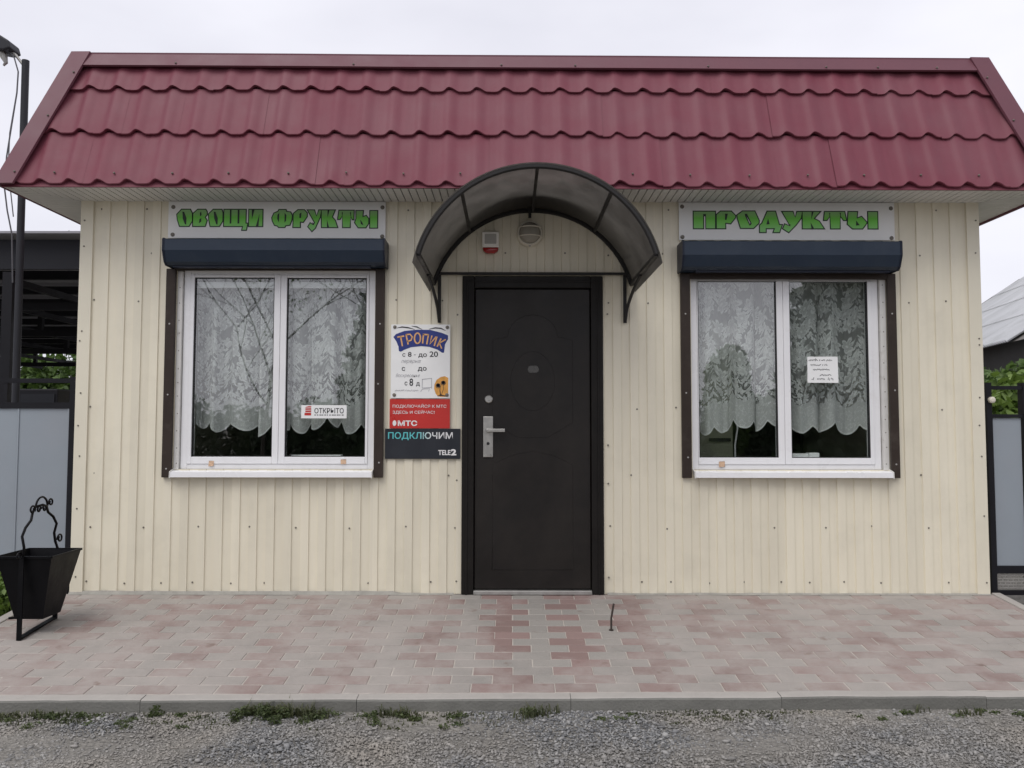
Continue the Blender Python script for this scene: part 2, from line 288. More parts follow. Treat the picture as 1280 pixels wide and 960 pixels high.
def brick_mat(name, col, dark):
    m, t, b = newmat(name); N = t.nodes; K = t.links.new
    g = N.new('ShaderNodeNewGeometry').outputs['Position']; oi = N.new('ShaderNodeNewGeometry')
    rnd = oi.outputs['Random Per Island']; ob = N.new('ShaderNodeObjectInfo').outputs['Random']
    def nz(s, d=6, r=.6):
        n = N.new('ShaderNodeTexNoise'); n.inputs['Scale'].default_value = s; n.inputs['Detail'].default_value = d; n.inputs['Roughness'].default_value = r; K(g, n.inputs['Vector']); return n.outputs[0]
    def mp(x, a, bb, lo, hi):
        n = N.new('ShaderNodeMapRange'); n.inputs[1].default_value = a; n.inputs[2].default_value = bb; n.inputs[3].default_value = lo; n.inputs[4].default_value = hi; K(x, n.inputs[0]); return n.outputs[0]
    def mix(f, x, y):
        n = N.new('ShaderNodeMix'); n.data_type = 'RGBA'; K(f, n.inputs[0])
        for i, v in ((6, x), (7, y)):
            if isinstance(v, tuple): n.inputs[i].default_value = (*v, 1)
            else: K(v, n.inputs[i])
        return n.outputs[2]
    ad = N.new('ShaderNodeMath'); ad.operation = 'ADD'; K(rnd, ad.inputs[0]); K(ob, ad.inputs[1]); fr = N.new('ShaderNodeMath'); fr.operation = 'FRACT'; K(ad.outputs[0], fr.inputs[0])
    c = mix(mp(fr.outputs[0], 0, 1, 0, .8), col, dark)
    c = mix(mp(nz(160, 3), .35, .75, 0, .35), c, (.12, .10, .095))           # grain
    sp_ = N.new('ShaderNodeVectorMath'); sp_.operation = 'MULTIPLY'; K(g, sp_.inputs[0]); sp_.inputs[1].default_value = (1, .55, 0)
    sp2 = N.new('ShaderNodeVectorMath'); sp2.operation = 'DISTANCE'; K(sp_.outputs[0], sp2.inputs[0]); sp2.inputs[1].default_value = (.1, -.25, 0)
    swept = mp(sp2.outputs['Value'], .2, .75, -.2, .05)                      # swept clean in front of the door
    ad2 = N.new('ShaderNodeMath'); ad2.operation = 'ADD'; K(nz(3.2, 7, .7), ad2.inputs[0]); K(swept, ad2.inputs[1])
    c = mix(mp(ad2.outputs[0], .34, .66, .10, .86), c, (.345, .312, .288))      # trodden dust
    c = mix(mp(nz(7.5, 3), .66, .76, 0, .6), c, (.15, .095, .075))             # rust and soil marks
    K(c, b.inputs['Base Color']); b.inputs['Roughness'].default_value = .9
    bp = N.new('ShaderNodeBump'); bp.inputs['Strength'].default_value = .35; bp.inputs['Distance'].default_value = .006; K(nz(140, 4), bp.inputs['Height']); K(bp.outputs[0], b.inputs['Normal'])
    return m
M['brick_pink'] = brick_mat('pink_paver', (.255, .165, .15), (.175, .108, .095))
M['brick_grey'] = brick_mat('grey_paver', (.29, .275, .25), (.245, .232, .212))

# ------------------------------------------------------------------ mesh helpers
class MB:
    def __init__(s): s.v = []; s.f = []; s.mi = []
    def add(s, vs, fs, mi=0):
        o = len(s.v); s.v += [tuple(v) for v in vs]; s.f += [tuple(i + o for i in f) for f in fs]; s.mi += [mi] * len(fs); return s
    def box(s, x0, x1, y0, y1, z0, z1, mi=0):
        return s.add([(x0, y0, z0), (x1, y0, z0), (x1, y1, z0), (x0, y1, z0), (x0, y0, z1), (x1, y0, z1), (x1, y1, z1), (x0, y1, z1)],
                     [(0, 3, 2, 1), (4, 5, 6, 7), (0, 1, 5, 4), (1, 2, 6, 5), (2, 3, 7, 6), (3, 0, 4, 7)], mi)
    def prism(s, poly, axis, a, b, mi=0):
        """poly: 2D points; axis 'x': poly=(y,z) swept in x; 'y': poly=(x,z); 'z': poly=(x,y)"""
        n = len(poly); P = lambda q, w: {'x': (w, q[0], q[1]), 'y': (q[0], w, q[1]), 'z': (q[0], q[1], w)}[axis]
        vs = [P(q, a) for q in poly] + [P(q, b) for q in poly]
        fs = [tuple(range(n - 1, -1, -1)), tuple(range(n, 2 * n))] + [(i, (i + 1) % n, n + (i + 1) % n, n + i) for i in range(n)]
        return s.add(vs, fs, mi)
    def tube(s, pts, r, seg=8, mi=0, closed=False):
        pts = [Vector(p) for p in pts]; n = len(pts)
        rs = r if isinstance(r, (list, tuple)) else [r] * n
        ref = None; rings = []
        for i, p in enumerate(pts):
            a = pts[i - 1] if i else (pts[-1] if closed else p); c = pts[(i + 1) % n] if (i < n - 1 or closed) else p
            d = (c - a).normalized() if (c - a).length > 1e-9 else Vector((0, 0, 1))
            if ref is None:
                ref = Vector((0, 0, 1)) if abs(d.z) < .9 else Vector((1, 0, 0))
            ref = (ref - d * ref.dot(d)).normalized(); bi = d.cross(ref)
            rings.append([p + rs[i] * (math.cos(2 * math.pi * k / seg) * ref + math.sin(2 * math.pi * k / seg) * bi) for k in range(seg)])
        vs = [q for rg in rings for q in rg]; fs = []
        for i in range(n if closed else n - 1):
            j = (i + 1) % n
            for k in range(seg): fs.append((i * seg + k, i * seg + (k + 1) % seg, j * seg + (k + 1) % seg, j * seg + k))
        if not closed: fs += [tuple(range(seg - 1, -1, -1)), tuple((n - 1) * seg + k for k in range(seg))]
        return s.add(vs, fs, mi)
    def bar(s, p, q, w, h=None, mi=0):
        """square bar from p to q"""
        h = h or w; p = Vector(p); q = Vector(q); d = (q - p).normalized()
        ref = Vector((0, 0, 1)) if abs(d.z) < .95 else Vector((0, 1, 0)); a = d.cross(ref).normalized() * w / 2; b = a.cross(d).normalized() * h / 2
        vs = [p - a - b, p + a - b, p + a + b, p - a + b, q - a - b, q + a - b, q + a + b, q - a + b]
        return s.add(vs, [(0, 3, 2, 1), (4, 5, 6, 7), (0, 1, 5, 4), (1, 2, 6, 5), (2, 3, 7, 6), (3, 0, 4, 7)], mi)
    def lathe(s, prof, c, axis='y', seg=24, mi=0):
        """prof: (radius, offset along axis)"""
        n = len(prof); vs = []; fs = []
        for r, o in prof:
            for k in range(seg):
                a = 2 * math.pi * k / seg; x, z = r * math.cos(a), r * math.sin(a)
                vs.append((c[0] + x, c[1] + o, c[2] + z) if axis == 'y' else (c[0] + x, c[1] + z, c[2] + o))
        for i in range(n - 1):
            for k in range(seg): fs.append((i * seg + k, i * seg + (k + 1) % seg, (i + 1) * seg + (k + 1) % seg, (i + 1) * seg + k))
        fs += [tuple(range(seg)), tuple((n - 1) * seg + k for k in range(seg))]
        return s.add(vs, fs, mi)
    def poly(s, pts, mi=0):
        vs = [Vector(p) for p in pts]; return s.add(vs, [tuple(t) for t in tessellate_polygon([vs])], mi)
    def mesh(s, name, mats, smooth=False, bevel=0):
        me = bpy.data.meshes.new(name); me.from_pydata(s.v, [], s.f)
        mats = mats if isinstance(mats, (list, tuple)) else [mats]
        for mm in mats: me.materials.append(M[mm] if isinstance(mm, str) else mm)
        if len(mats) > 1: me.polygons.foreach_set('material_index', s.mi)
        bm = bmesh.new(); bm.from_mesh(me); bmesh.ops.recalc_face_normals(bm, faces=bm.faces)
        if bevel: bmesh.ops.bevel(bm, geom=[e for e in bm.edges if e.is_manifold and e.calc_face_angle(0) > .6], offset=bevel, segments=2, affect='EDGES', profile=.5, clamp_overlap=True)
        bm.to_mesh(me); bm.free()
        if smooth:
            me.polygons.foreach_set('use_smooth', [True] * len(me.polygons))
            try: me.set_sharp_from_angle(angle=R(40))
            except Exception: pass
        me.update(); return me
    def build(s, name, mats, parent=None, smooth=False, bevel=0, loc=None):
        return link(name, s.mesh(name, mats, smooth, bevel), parent, loc)
def link(name, me, parent=None, loc=None):
    o = bpy.data.objects.new(name, me); COL.objects.link(o)
    if parent: o.parent = parent
    if loc: o.location = loc
    return o
def tag(o, label=None, cat=None, group=None, kind=None):
    if label: o['label'] = label
    if cat: o['category'] = cat
    if group: o['group'] = group
    if kind: o['kind'] = kind
    return o
def thing(name, label, cat, group=None):
    """an Empty; its children are modelled in world coordinates"""
    return tag(link(name, None), label, cat, group)
def struct(name, mb, mat, **k): return tag(mb.build(name, mat, **k), kind='structure')
def base_of(o, x, y, z):
    """move an Empty to the base of its thing, keeping children in place"""
    o.location = (x, y, z)
    for c in o.children:
        c.location = (c.location[0] - x, c.location[1] - y, c.location[2] - z)

# prints: 2D design boxes mapped on upright boards
class Sheet:
    def __init__(s, dbox, wbox, y):          # design (x0,y0,x1,y1) -> world (x0,ztop,x1,zbottom)
        s.d = dbox; s.w = wbox; s.y = y
    def p(s, x, y, layer=0):
        d, w = s.d, s.w
        return (w[0] + (x - d[0]) / (d[2] - d[0]) * (w[2] - w[0]), s.y - .0012 * layer, w[1] + (y - d[1]) / (d[3] - d[1]) * (w[3] - w[1]))
    def poly(s, mb, pts, layer=1, mi=0): return mb.poly([s.p(x, y, layer) for x, y in pts], mi)
    def ribbon(s, mb, pts, wd, layer=1, mi=0):
        n = len(pts); vs = []
        for i, (x, y) in enumerate(pts):
            a = pts[max(i - 1, 0)]; c = pts[min(i + 1, n - 1)]; dx, dy = c[0] - a[0], c[1] - a[1]; l = math.hypot(dx, dy) or 1
            wi = wd[i] if isinstance(wd, (list, tuple)) else wd
            ox, oy = -dy / l * wi / 2, dx / l * wi / 2; vs += [s.p(x + ox, y + oy, layer), s.p(x - ox, y - oy, layer)]
        return mb.add(vs, [(2 * i, 2 * i + 1, 2 * i + 3, 2 * i + 2) for i in range(n - 1)], mi)
    def ellipse(s, mb, cx, cy, rx, ry, layer=1, mi=0, n=24): return s.poly(mb, [(cx + rx * math.cos(2 * math.pi * k / n), cy + ry * math.sin(2 * math.pi * k / n)) for k in range(n)], layer, mi)
_tc = {}
def text_polys(st, bold=0.0, shear=0.0):
    key = (st, bold, shear)
    if key in _tc: return _tc[key]
    cu = bpy.data.curves.new('lettering', 'FONT'); cu.body = st; cu.size = 1; cu.offset = bold; cu.shear = shear; cu.resolution_u = 3; cu.fill_mode = 'FRONT'
    ob = bpy.data.objects.new('lettering', cu); COL.objects.link(ob)
    bpy.context.view_layer.update()
    me = bpy.data.meshes.new_from_object(ob.evaluated_get(bpy.context.evaluated_depsgraph_get()))
    vs = [tuple(v.co) for v in me.vertices]; fs = [tuple(p.vertices) for p in me.polygons]
    bpy.data.objects.remove(ob); bpy.data.curves.remove(cu); bpy.data.meshes.remove(me)
    _tc[key] = (vs, fs); return vs, fs
def put_text(sh, mb, st, box, layer=1, bold=0.0, shear=0.0, mi=0):
    vs, fs = text_polys(st, bold, shear)
    if not vs: return
    xs = [v[0] for v in vs]; ys = [v[1] for v in vs]; x0, x1, y0, y1 = min(xs), max(xs), min(ys), max(ys)
    mb.add([sh.p(box[0] + (v[0] - x0) / (x1 - x0) * (box[2] - box[0]), box[3] - (v[1] - y0) / (y1 - y0) * (box[3] - box[1]), layer) for v in vs], fs, mi)
def inset(poly, d):
    n = len(poly); A = sum(poly[i][0] * poly[(i + 1) % n][1] - poly[(i + 1) % n][0] * poly[i][1] for i in range(n)); sg = 1 if A > 0 else -1
    out = []
    for i in range(n):
        a, b, c = Vector(poly[i - 1]), Vector(poly[i]), Vector(poly[(i + 1) % n])
        e1 = (b - a).normalized(); e2 = (c - b).normalized(); n1 = Vector((-e1.y, e1.x)) * sg; n2 = Vector((-e2.y, e2.x)) * sg
        k = 1 + n1.dot(n2); q = (n1 + n2) / max(k, .35); out.append((b.x + q.x * d, b.y + q.y * d))
    return out

# ------------------------------------------------------------------ ground, paving, kerb
GZ = -.222
SL = .104                                          # the paving falls from the wall to the road
def pz(y): return SL * y
mb = MB(); n = 60
xs = [-300, -60, -20, -8] + [-6 + .2 * i for i in range(61)] + [8, 20, 60, 300]; ys = [-300, -60, -20, -8] + [-6 + .15 * i for i in range(60)] + [6, 12, 30, 80, 300]
vs = []
for yy in ys:
    for xx in xs:
        h = 0
        if abs(xx) < 7 and yy < 0: h = .008 * noise.noise(Vector((xx * 1.3, yy * 1.7, 3))) + .004 * noise.noise(Vector((xx * 4, yy * 5, 9)))
        vs.append((xx, yy, GZ + h))
nx = len(xs)
mb.add(vs, [(j * nx + i, j * nx + i + 1, (j + 1) * nx + i + 1, (j + 1) * nx + i) for j in range(len(ys) - 1) for i in range(nx - 1)])
struct('ground', mb, 'ground', smooth=True)
XL, XR = -3.17, 3.085
def skew(x, y): return y * (1 - .0077 * x)
mb = MB()                                          # bedding that shows as sandy joints
for i in range(30):
    xa = XL + (XR - XL) * i / 30; xb = XL + (XR - XL) * (i + 1) / 30
    ya, yb = skew(xa, -1.492), skew(xb, -1.492)
    mb.add([(xa, 0, -.0035), (xb, 0, -.0035), (xb, yb, pz(yb) - .0035), (xa, ya, pz(ya) - .0035), (xa, 0, -.3), (xb, 0, -.3), (xb, yb, -.4), (xa, ya, -.4)], [(0, 1, 2, 3), (4, 5, 6, 7), (3, 2, 6, 7)])
paving = struct('paving', mb, 'joint')
PXP, PYP = .2038, .0987
def paver(bx, by, ch=.003, h=.05):
    a, b = bx / 2, by / 2
    m_ = MB(); m_.add([(-a, -b, -h), (a, -b, -h), (a, b, -h), (-a, b, -h), (-a, -b, -ch), (a, -b, -ch), (a, b, -ch), (-a, b, -ch), (-a + ch, -b + ch, 0), (a - ch, -b + ch, 0), (a - ch, b - ch, 0), (-a + ch, b - ch, 0)],
          [(8, 9, 10, 11), (4, 5, 9, 8), (5, 6, 10, 9), (6, 7, 11, 10), (7, 4, 8, 11), (0, 1, 5, 4), (1, 2, 6, 5), (2, 3, 7, 6), (3, 0, 4, 7)]); return m_
full = {k: paver(PXP - .0055, PYP - .0055).mesh('brick', k) for k in ('brick_pink', 'brick_grey')}
cells = []
for r in range(15):
    off = 0 if r % 2 == 0 else PXP / 2             # row 14 (front) has a joint at -.326
    x = -.326 + off - 20 * PXP; k = 0
    while x < XR:
        a, b = max(x, XL), min(x + PXP, XR)
        if b - a > .03:
            yc = -.008 - (r + .5) * PYP; cells.append((r, a, b, yc, (k % 2) == 0, (b - a) > PXP - .001))
        x += PXP; k += 1
def in_view(c): # rough frame width at that depth
    d = 5.35 + c[3]; return abs((c[1] + c[2]) / 2 + .12) < d * .66
cells.sort(key=lambda c: (not (in_view(c) and c[5]), c[3]))
def place_m(c):
    r, a, b, yc, pk, fl = c; xc = (a + b) / 2; y = skew(xc, yc)
    rot = Matrix.Rotation(math.atan(SL) + random.uniform(-.004, .004), 4, 'X') @ Matrix.Rotation(random.uniform(-.004, .004), 4, 'Y') @ Matrix.Rotation(-.0077 * yc * -1 + random.uniform(-.008, .008), 4, 'Z')
    return Matrix.Translation((xc + random.uniform(-.001, .001), y, pz(y) + random.uniform(-.0012, .0012))) @ rot
rest = MB()
for i, c in enumerate(cells):
    pk = c[4] if random.random() > .06 else not c[4]
    mat_ = place_m(c)
    if i < 300 and c[5]:
        o = link('brick', full['brick_pink' if pk else 'brick_grey'], paving); o.matrix_local = mat_
    else:
        p = paver(c[2] - c[1] - .0055, PYP - .0055); rest.add([mat_ @ Vector(v) for v in p.v], p.f, 0 if pk else 1)
tag(rest.build('bricks_along_wall', ['brick_pink', 'brick_grey'], paving), kind='stuff')
# kerb stones: front run and the two sides
mb = MB(); mb.box(XL - .06, XR + .05, -1.53, -1.50, -.4, -.23); kerb = struct('kerb', mb, 'cement')
def kerbstone(x0, x1):
    pr = []
    m_ = MB(); nseg = 14
    prof = [(0, -.002), (-.054, -.005), (-.061, -.0085), (-.066, -.016), (-.069, -.22), (0, -.22)]
    vs = []; npf = len(prof)
    for i in range(nseg + 1):
        x = x0 + (x1 - x0) * i / nseg; yb = skew(x, -1.4925); zb = pz(yb)
        w = .004 * noise.noise(Vector((x * 2.5, 1, 1))) + .002 * noise.noise(Vector((x * 11, 1, 1)))
        vs += [(x, yb + p[0] + w, zb + p[1] + w) for p in prof]
    fs = [tuple(range(npf)), tuple(nseg * npf + k for k in range(npf - 1, -1, -1))]
    for i in range(nseg):
        for k in range(npf): fs.append((i * npf + k, i * npf + (k + 1) % npf, (i + 1) * npf + (k + 1) % npf, (i + 1) * npf + k))
    m_.add(vs, fs); m_.mi = [0, 0] + [1 if k < 2 else 0 for i in range(nseg) for k in range(npf)]; return m_  # top faces take a paler concrete than the front face
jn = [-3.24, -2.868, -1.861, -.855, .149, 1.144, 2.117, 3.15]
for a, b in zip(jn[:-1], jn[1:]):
    o = kerbstone(a + .0012, b - .0012).build('kerb_stone', ['concrete', 'concrete_pale'], kerb); o.location.z = random.uniform(-.002, .002)
for x0, x1 in ((-3.24, XL - .003), (XR + .003, 3.15)):
    for k, (ya, yb) in enumerate(((.02, -.74), (-.745, -1.49))):
        m_ = MB(); m_.add([(x0, ya, pz(ya) + .004), (x1, ya, pz(ya) + .004), (x1, yb, pz(yb) + .004), (x0, yb, pz(yb) + .004), (x0, ya, -.3), (x1, ya, -.3), (x1, yb, -.4), (x0, yb, -.4)], [(0, 1, 2, 3), (4, 7, 6, 5), (0, 4, 5, 1), (1, 5, 6, 2), (2, 6, 7, 3), (3, 7, 4, 0)])
        m_.build('kerb_stone', 'concrete_pale', kerb, bevel=.006)

# loose crushed stone on the road side
def stones(n, name, xr, yr, smin, smax, seed):
    g = np.random.default_rng(seed)
    t = (1 + 5 ** .5) / 2
    V = np.array([(-1, t, 0), (1, t, 0), (-1, -t, 0), (1, -t, 0), (0, -1, t), (0, 1, t), (0, -1, -t), (0, 1, -t), (t, 0, -1), (t, 0, 1), (-t, 0, -1), (-t, 0, 1)]) / 1.902
    F = np.array([(0, 11, 5), (0, 5, 1), (0, 1, 7), (0, 7, 10), (0, 10, 11), (1, 5, 9), (5, 11, 4), (11, 10, 2), (10, 7, 6), (7, 1, 8), (3, 9, 4), (3, 4, 2), (3, 2, 6), (3, 6, 8), (3, 8, 9), (4, 9, 5), (2, 4, 11), (6, 2, 10), (8, 6, 7), (9, 8, 1)])
    x = g.uniform(*xr, n); y = g.uniform(*yr, n)
    s = smin + (smax - smin) * g.random(n) ** 2.4
    P = V[None] * (1 + .28 * g.standard_normal((n, 12, 1))) * np.stack([s * g.uniform(.9, 1.7, n), s * g.uniform(.6, 1.1, n), s * g.uniform(.4, .8, n)], 1)[:, None]
    a = g.uniform(0, 6.28, n); ca, sa = np.cos(a), np.sin(a); tt = g.uniform(-.5, .5, n); ct, st_ = np.cos(tt), np.sin(tt)
    X = P[..., 0] * ca[:, None] - P[..., 1] * sa[:, None]; Y = P[..., 0] * sa[:, None] + P[..., 1] * ca[:, None]; Z = P[..., 2]
    Y, Z = Y * ct[:, None] - Z * st_[:, None], Y * st_[:, None] + Z * ct[:, None]
    # fewer stones on the trodden sandy patches
    keep = np.array([noise.noise(Vector((xx * 1.1, yy * 2.3, 5.))) + .25 * noise.noise(Vector((xx * 4, yy * 6, 2.))) for xx, yy in zip(x, y)]) + g.uniform(-.35, .35, n) < .24
    keep &= y < -1.562 + .0118 * x
    G = np.stack([X + x[:, None], Y + y[:, None], Z + (GZ + .55 * s)[:, None]], 2)[keep]; k = len(G)
    me = bpy.data.meshes.new(name); me.vertices.add(k * 12); me.vertices.foreach_set('co', G.reshape(-1)); me.loops.add(k * 60); me.polygons.add(k * 20)
    me.loops.foreach_set('vertex_index', (F[None] + 12 * np.arange(k)[:, None, None]).reshape(-1)); me.polygons.foreach_set('loop_start', np.arange(k * 20) * 3)
    me.update(calc_edges=True); me.materials.append(M['stone']); return link(name, me)
tag(stones(3200, 'larger_stones', (-3.4, 3.4), (-2.6, -1.5), .005, .013, 8), 'scattered larger stones on the gravel road', 'gravel', kind='stuff')
tag(stones(150000, 'gravel', (-3.4, 3.4), (-2.6, -1.5), .0018, .0070, 3), 'grey crushed stone strewn on the road below the kerb', 'gravel', kind='stuff')
# grass tufts and weeds at the foot of the kerb
def blades(name, spots, mat, label, cat):
    vs = []; fs = []
    for (x, y, z, n, h, sp) in spots:
        for _ in range(n):
            a = random.uniform(0, 6.28); r = sp * math.sqrt(random.random()); px, py = x + r * math.cos(a), y + r * math.sin(a) * .45
            hh = h * random.uniform(.4, 1.1); le = random.uniform(.2, 1.0) * hh; d = random.uniform(0, 6.28); w = random.uniform(.0015, .0035)
            dx, dy = math.cos(d), math.sin(d); o = len(vs)
            m_ = (px + dx * le * .4, py + dy * le * .4, z + hh * .65); e = (px + dx * le, py + dy * le, z + hh * random.uniform(.6, 1))
            vs += [(px - dy * w, py + dx * w, z - .01), (px + dy * w, py - dx * w, z - .01), (m_[0] + dy * w, m_[1] - dx * w, m_[2]), (m_[0] - dy * w, m_[1] + dx * w, m_[2]), e]
            fs += [(o, o + 1, o + 2, o + 3), (o + 3, o + 2, o + 4)]
    me = bpy.data.meshes.new(name); me.from_pydata(vs, [], fs); me.materials.append(M[mat]); o = link(name, me)
    return tag(o, label, cat, kind='stuff')
sp = []
for k in range(1500):
    x = random.uniform(-3.2, 3.2); dens = noise.noise(Vector((x * 1.1, 0, 1.7))) + (.25 if x < -.3 else -.12)
    if dens < -.12 or random.random() > .35 + dens: continue
    sp.append((x, -1.575 + .0118 * x - abs(random.gauss(0, .085)), GZ, random.randint(3, 10), random.uniform(.006, .022), random.uniform(.02, .07)))
for cx_, n_, hh in ((-1.22, 9, .075), (-1.1, 8, .06), (-1.35, 6, .05), (-.63, 7, .05), (-.05, 5, .06), (1.9, 3, .045), (-2.4, 8, .03), (-2.2, 8, .035)):
    for _ in range(n_): sp.append((cx_ + random.gauss(0, .06), -1.59 + .0118 * cx_ - abs(random.gauss(0, .03)), GZ, 18, hh, .05))
blades('weeds', sp, 'grass', 'low green weeds and grass growing along the foot of the kerb', 'grass')

# ------------------------------------------------------------------ shop building
HW, HT = 3.065, 2.658
shop = thing('shop_building', 'small cream clad shop with burgundy mansard roof and dark door', 'building')
WIN = [(-2.40, -1.055, .825, 2.175), (1.092, 2.418, .825, 2.15)]
DOOR = (-.462, .490, 0, 2.133)
# wall core as piers and panels around the openings
mb = MB(); y0, y1 = .003, .14
def wall_rects(x0, x1, zt):
    cols = sorted([x0, x1] + [v for w in WIN for v in w[:2]] + [DOOR[0], DOOR[1]])
    out = []
    for a, b in zip(cols[:-1], cols[1:]):
        mid = (a + b) / 2; w = [q for q in WIN + [DOOR] if q[0] < mid < q[1]]
        if w:
            if w[0][2] > .01: out.append((a, b, 0, w[0][2]))
            out.append((a, b, w[0][3], zt))
        else: out.append((a, b, 0, zt))
    return out
for a, b, c, d in wall_rects(-HW + .004, HW - .004, HT): mb.box(a, b, y0, y1, c - (.3 if c == 0 else 0), d)
front = mb.build('front_wall', 'wallcore', shop)
# profiled sheet cut in boards one rib wide
PER = .1154
def board(a, b, x0, z0, z1):
    rib = [(0, 0), (.0025, -.009), (.0565, -.009), (.059, 0), (PER, 0)]
    pts = []
    def yat(u):
        for (u0, v0), (u1, v1) in zip(rib[:-1], rib[1:]):
            if u0 <= u <= u1: return v0 + (v1 - v0) * (u - u0) / (u1 - u0)
        return 0
    us = sorted({a - x0, b - x0} | {u for u, _ in rib if a - x0 < u < b - x0})
    m_ = MB(); n_ = len(us); dz = random.uniform(-.002, .002) if z0 == 0 else 0
    vs = [(x0 + u, yat(u), z0 + dz) for u in us] + [(x0 + u, yat(u), z1) for u in us]; fs = [(i, i + 1, n_ + i + 1, n_ + i) for i in range(n_ - 1)]
    # the right edge returns a little to lap under its neighbour
    m_.add(vs, fs)
    return m_
TRIM = .05
for a, b, c, d in wall_rects(-HW + TRIM, HW - TRIM, HT - .002):
    ph = -2.349 if b < .1 else 1.019
    k = math.floor((a - ph) / PER)
    while True:
        x0 = ph + k * PER; xa, xb = max(a, x0), min(b, x0 + PER); k += 1
        if x0 >= b - .001: break
        if xb - xa > .002: board(xa, xb, x0, c, d).build('wall_board', 'cream', front)
for s in (-1, 1):
    m_ = MB(); m_.prism([(s * HW, -.014), (s * (HW - TRIM - .035), -.014), (s * (HW - TRIM - .035), -.009), (s * (HW - .003), -.009), (s * (HW - .003), .06), (s * HW, .06)], 'z', -.004, HT - .004)
    m_.build('corner_trim', 'cream_trim', front)
# hex screws in rows
mb = MB()
for zr, st_, jz in ((.075, .23, .008), (.44, .35, .01), (.80, .40, .012), (1.25, .23, .012), (1.96, .29, .012), (2.29, .35, .01), (2.60, .30, .01)):
    x = -HW + .12
    while x < HW - .05:
        if random.random() < .82:
            xx = x + random.uniform(-.03, .03); zz = zr + random.uniform(-jz, jz) - .01 * (random.random() < .2)
            if not any(w[0] - .07 < xx < w[1] + .07 and w[2] - .06 < zz < w[3] + .22 for w in WIN) and not (DOOR[0] - .02 < xx < DOOR[1] + .02 and zz < 2.14):
                ph = -2.349 if xx < .1 else 1.019; u = (xx - ph) % PER
                yy = -.008 if .002 < u < .056 else -.001
                mb.lathe([(.0065, 0), (.0065, -.002), (.004, -.002), (.004, -.0055)], (xx, yy, zz), 'y', 6)
        x += st_
for x in (-.495, .522):
    for z in (.08, .75, 1.0, 1.85): mb.lathe([(.0065, 0), (.0065, -.002), (.004, -.002), (.004, -.0055)], (x, -.008, z + random.uniform(-.03, .03)), 'y', 6)
for s in (-1, 1):
    for z in (.1, .55, .9, 1.1, 1.32, 1.68, 1.74, 2.3, 2.55): mb.lathe([(.006, 0), (.006, -.002), (.004, -.002), (.004, -.005)], (s * (HW - .03 + random.uniform(-.012, .012)), -.014, z + random.uniform(-.04, .04)), 'y', 6)
tag(mb.build('screws', 'screw', front), kind='stuff')
mb = MB(); vs = []                                  # cement skirting smeared along the foot of the wall
for i in range(121):
    x = -HW + 2 * HW * i / 120; h = .006 + .008 * abs(noise.noise(Vector((x * 3, 0, 0)))) + (.012 if x < -.9 else .0); w = .022 + .01 * noise.noise(Vector((x * 4, 4, 0)))
    vs += [(x, -.009, h), (x, -.009 - w, pz(-.009 - w) + .0015)]
mb.add(vs, [(2 * i, 2 * i + 1, 2 * i + 3, 2 * i + 2) for i in range(120) if not DOOR[0] - .05 < vs[2 * i][0] < DOOR[1]]); mb.build('cement_skirting', 'cement', front)
# side, back walls, ceiling, floor
mb = MB(); mb.box(-HW + .003, -HW + .13, .062, 4.2, -.3, HT); mb.box(HW - .13, HW - .003, .062, 4.2, -.3, HT); mb.box(-HW + .003, HW - .003, 4.2, 4.32, -.3, HT); mb.build('outer_walls', 'cream_trim', shop)
mb = MB(); mb.box(-HW + .131, HW - .131, .141, 4.199, -.05, .02, 1); mb.box(-HW + .131, HW - .131, .141, 4.199, 2.6, 2.65, 0); mb.box(-HW + .131, HW - .131, 3.2, 3.25, .02, 2.6, 0)
mb.build('interior_room', ['interior', 'intfloor'], shop)

# ---- roof
ES, ZE, YT, ZTOP = .345, 2.645, -.05, 3.606         # eave overhang, eave height, top edge
YE = -.34; XE = HW + ES; XT = 3.115
SLEN = math.hypot(YT - YE, ZTOP - ZE); US = Vector((0, (YT - YE) / SLEN, (ZTOP - ZE) / SLEN)); NS = Vector((0, -US.z, US.y))
def dz(x): return -.0042 * x
def rp_(x, t, n=0):                                 # x, metres up the slope, metres off the slope
    v = Vector((x, YE, ZE)) + US * t + NS * n; v.z += dz(x) * (.4 + .6 * t / SLEN); return v
mb = MB(); BK = 4.6
P = [(-XE, YE, ZE + .035), (XE, YE, ZE + .035), (XE, BK, ZE + .035), (-XE, BK, ZE + .035), (-XT, YT, ZTOP - .004), (XT, YT, ZTOP - .004), (XT, BK - .3, ZTOP - .004), (-XT, BK - .3, ZTOP - .004)]
P = [(p[0], p[1] + (.012 if i in (0, 1, 4, 5) else 0), p[2] + dz(p[0]) * (1 if i > 3 else .4)) for i, p in enumerate(P)]
mb.add(P, [(0, 1, 5, 4), (1, 2, 6, 5), (2, 3, 7, 6), (3, 0, 4, 7), (4, 5, 6, 7), (0, 3, 2, 1)])
roof = mb.build('roof', 'burg', shop)
TP = .1855; ROWS = [0, .381, .734, .922]
def crest(s): return (.5 + .5 * math.cos(2 * math.pi * s / TP)) ** 2.6
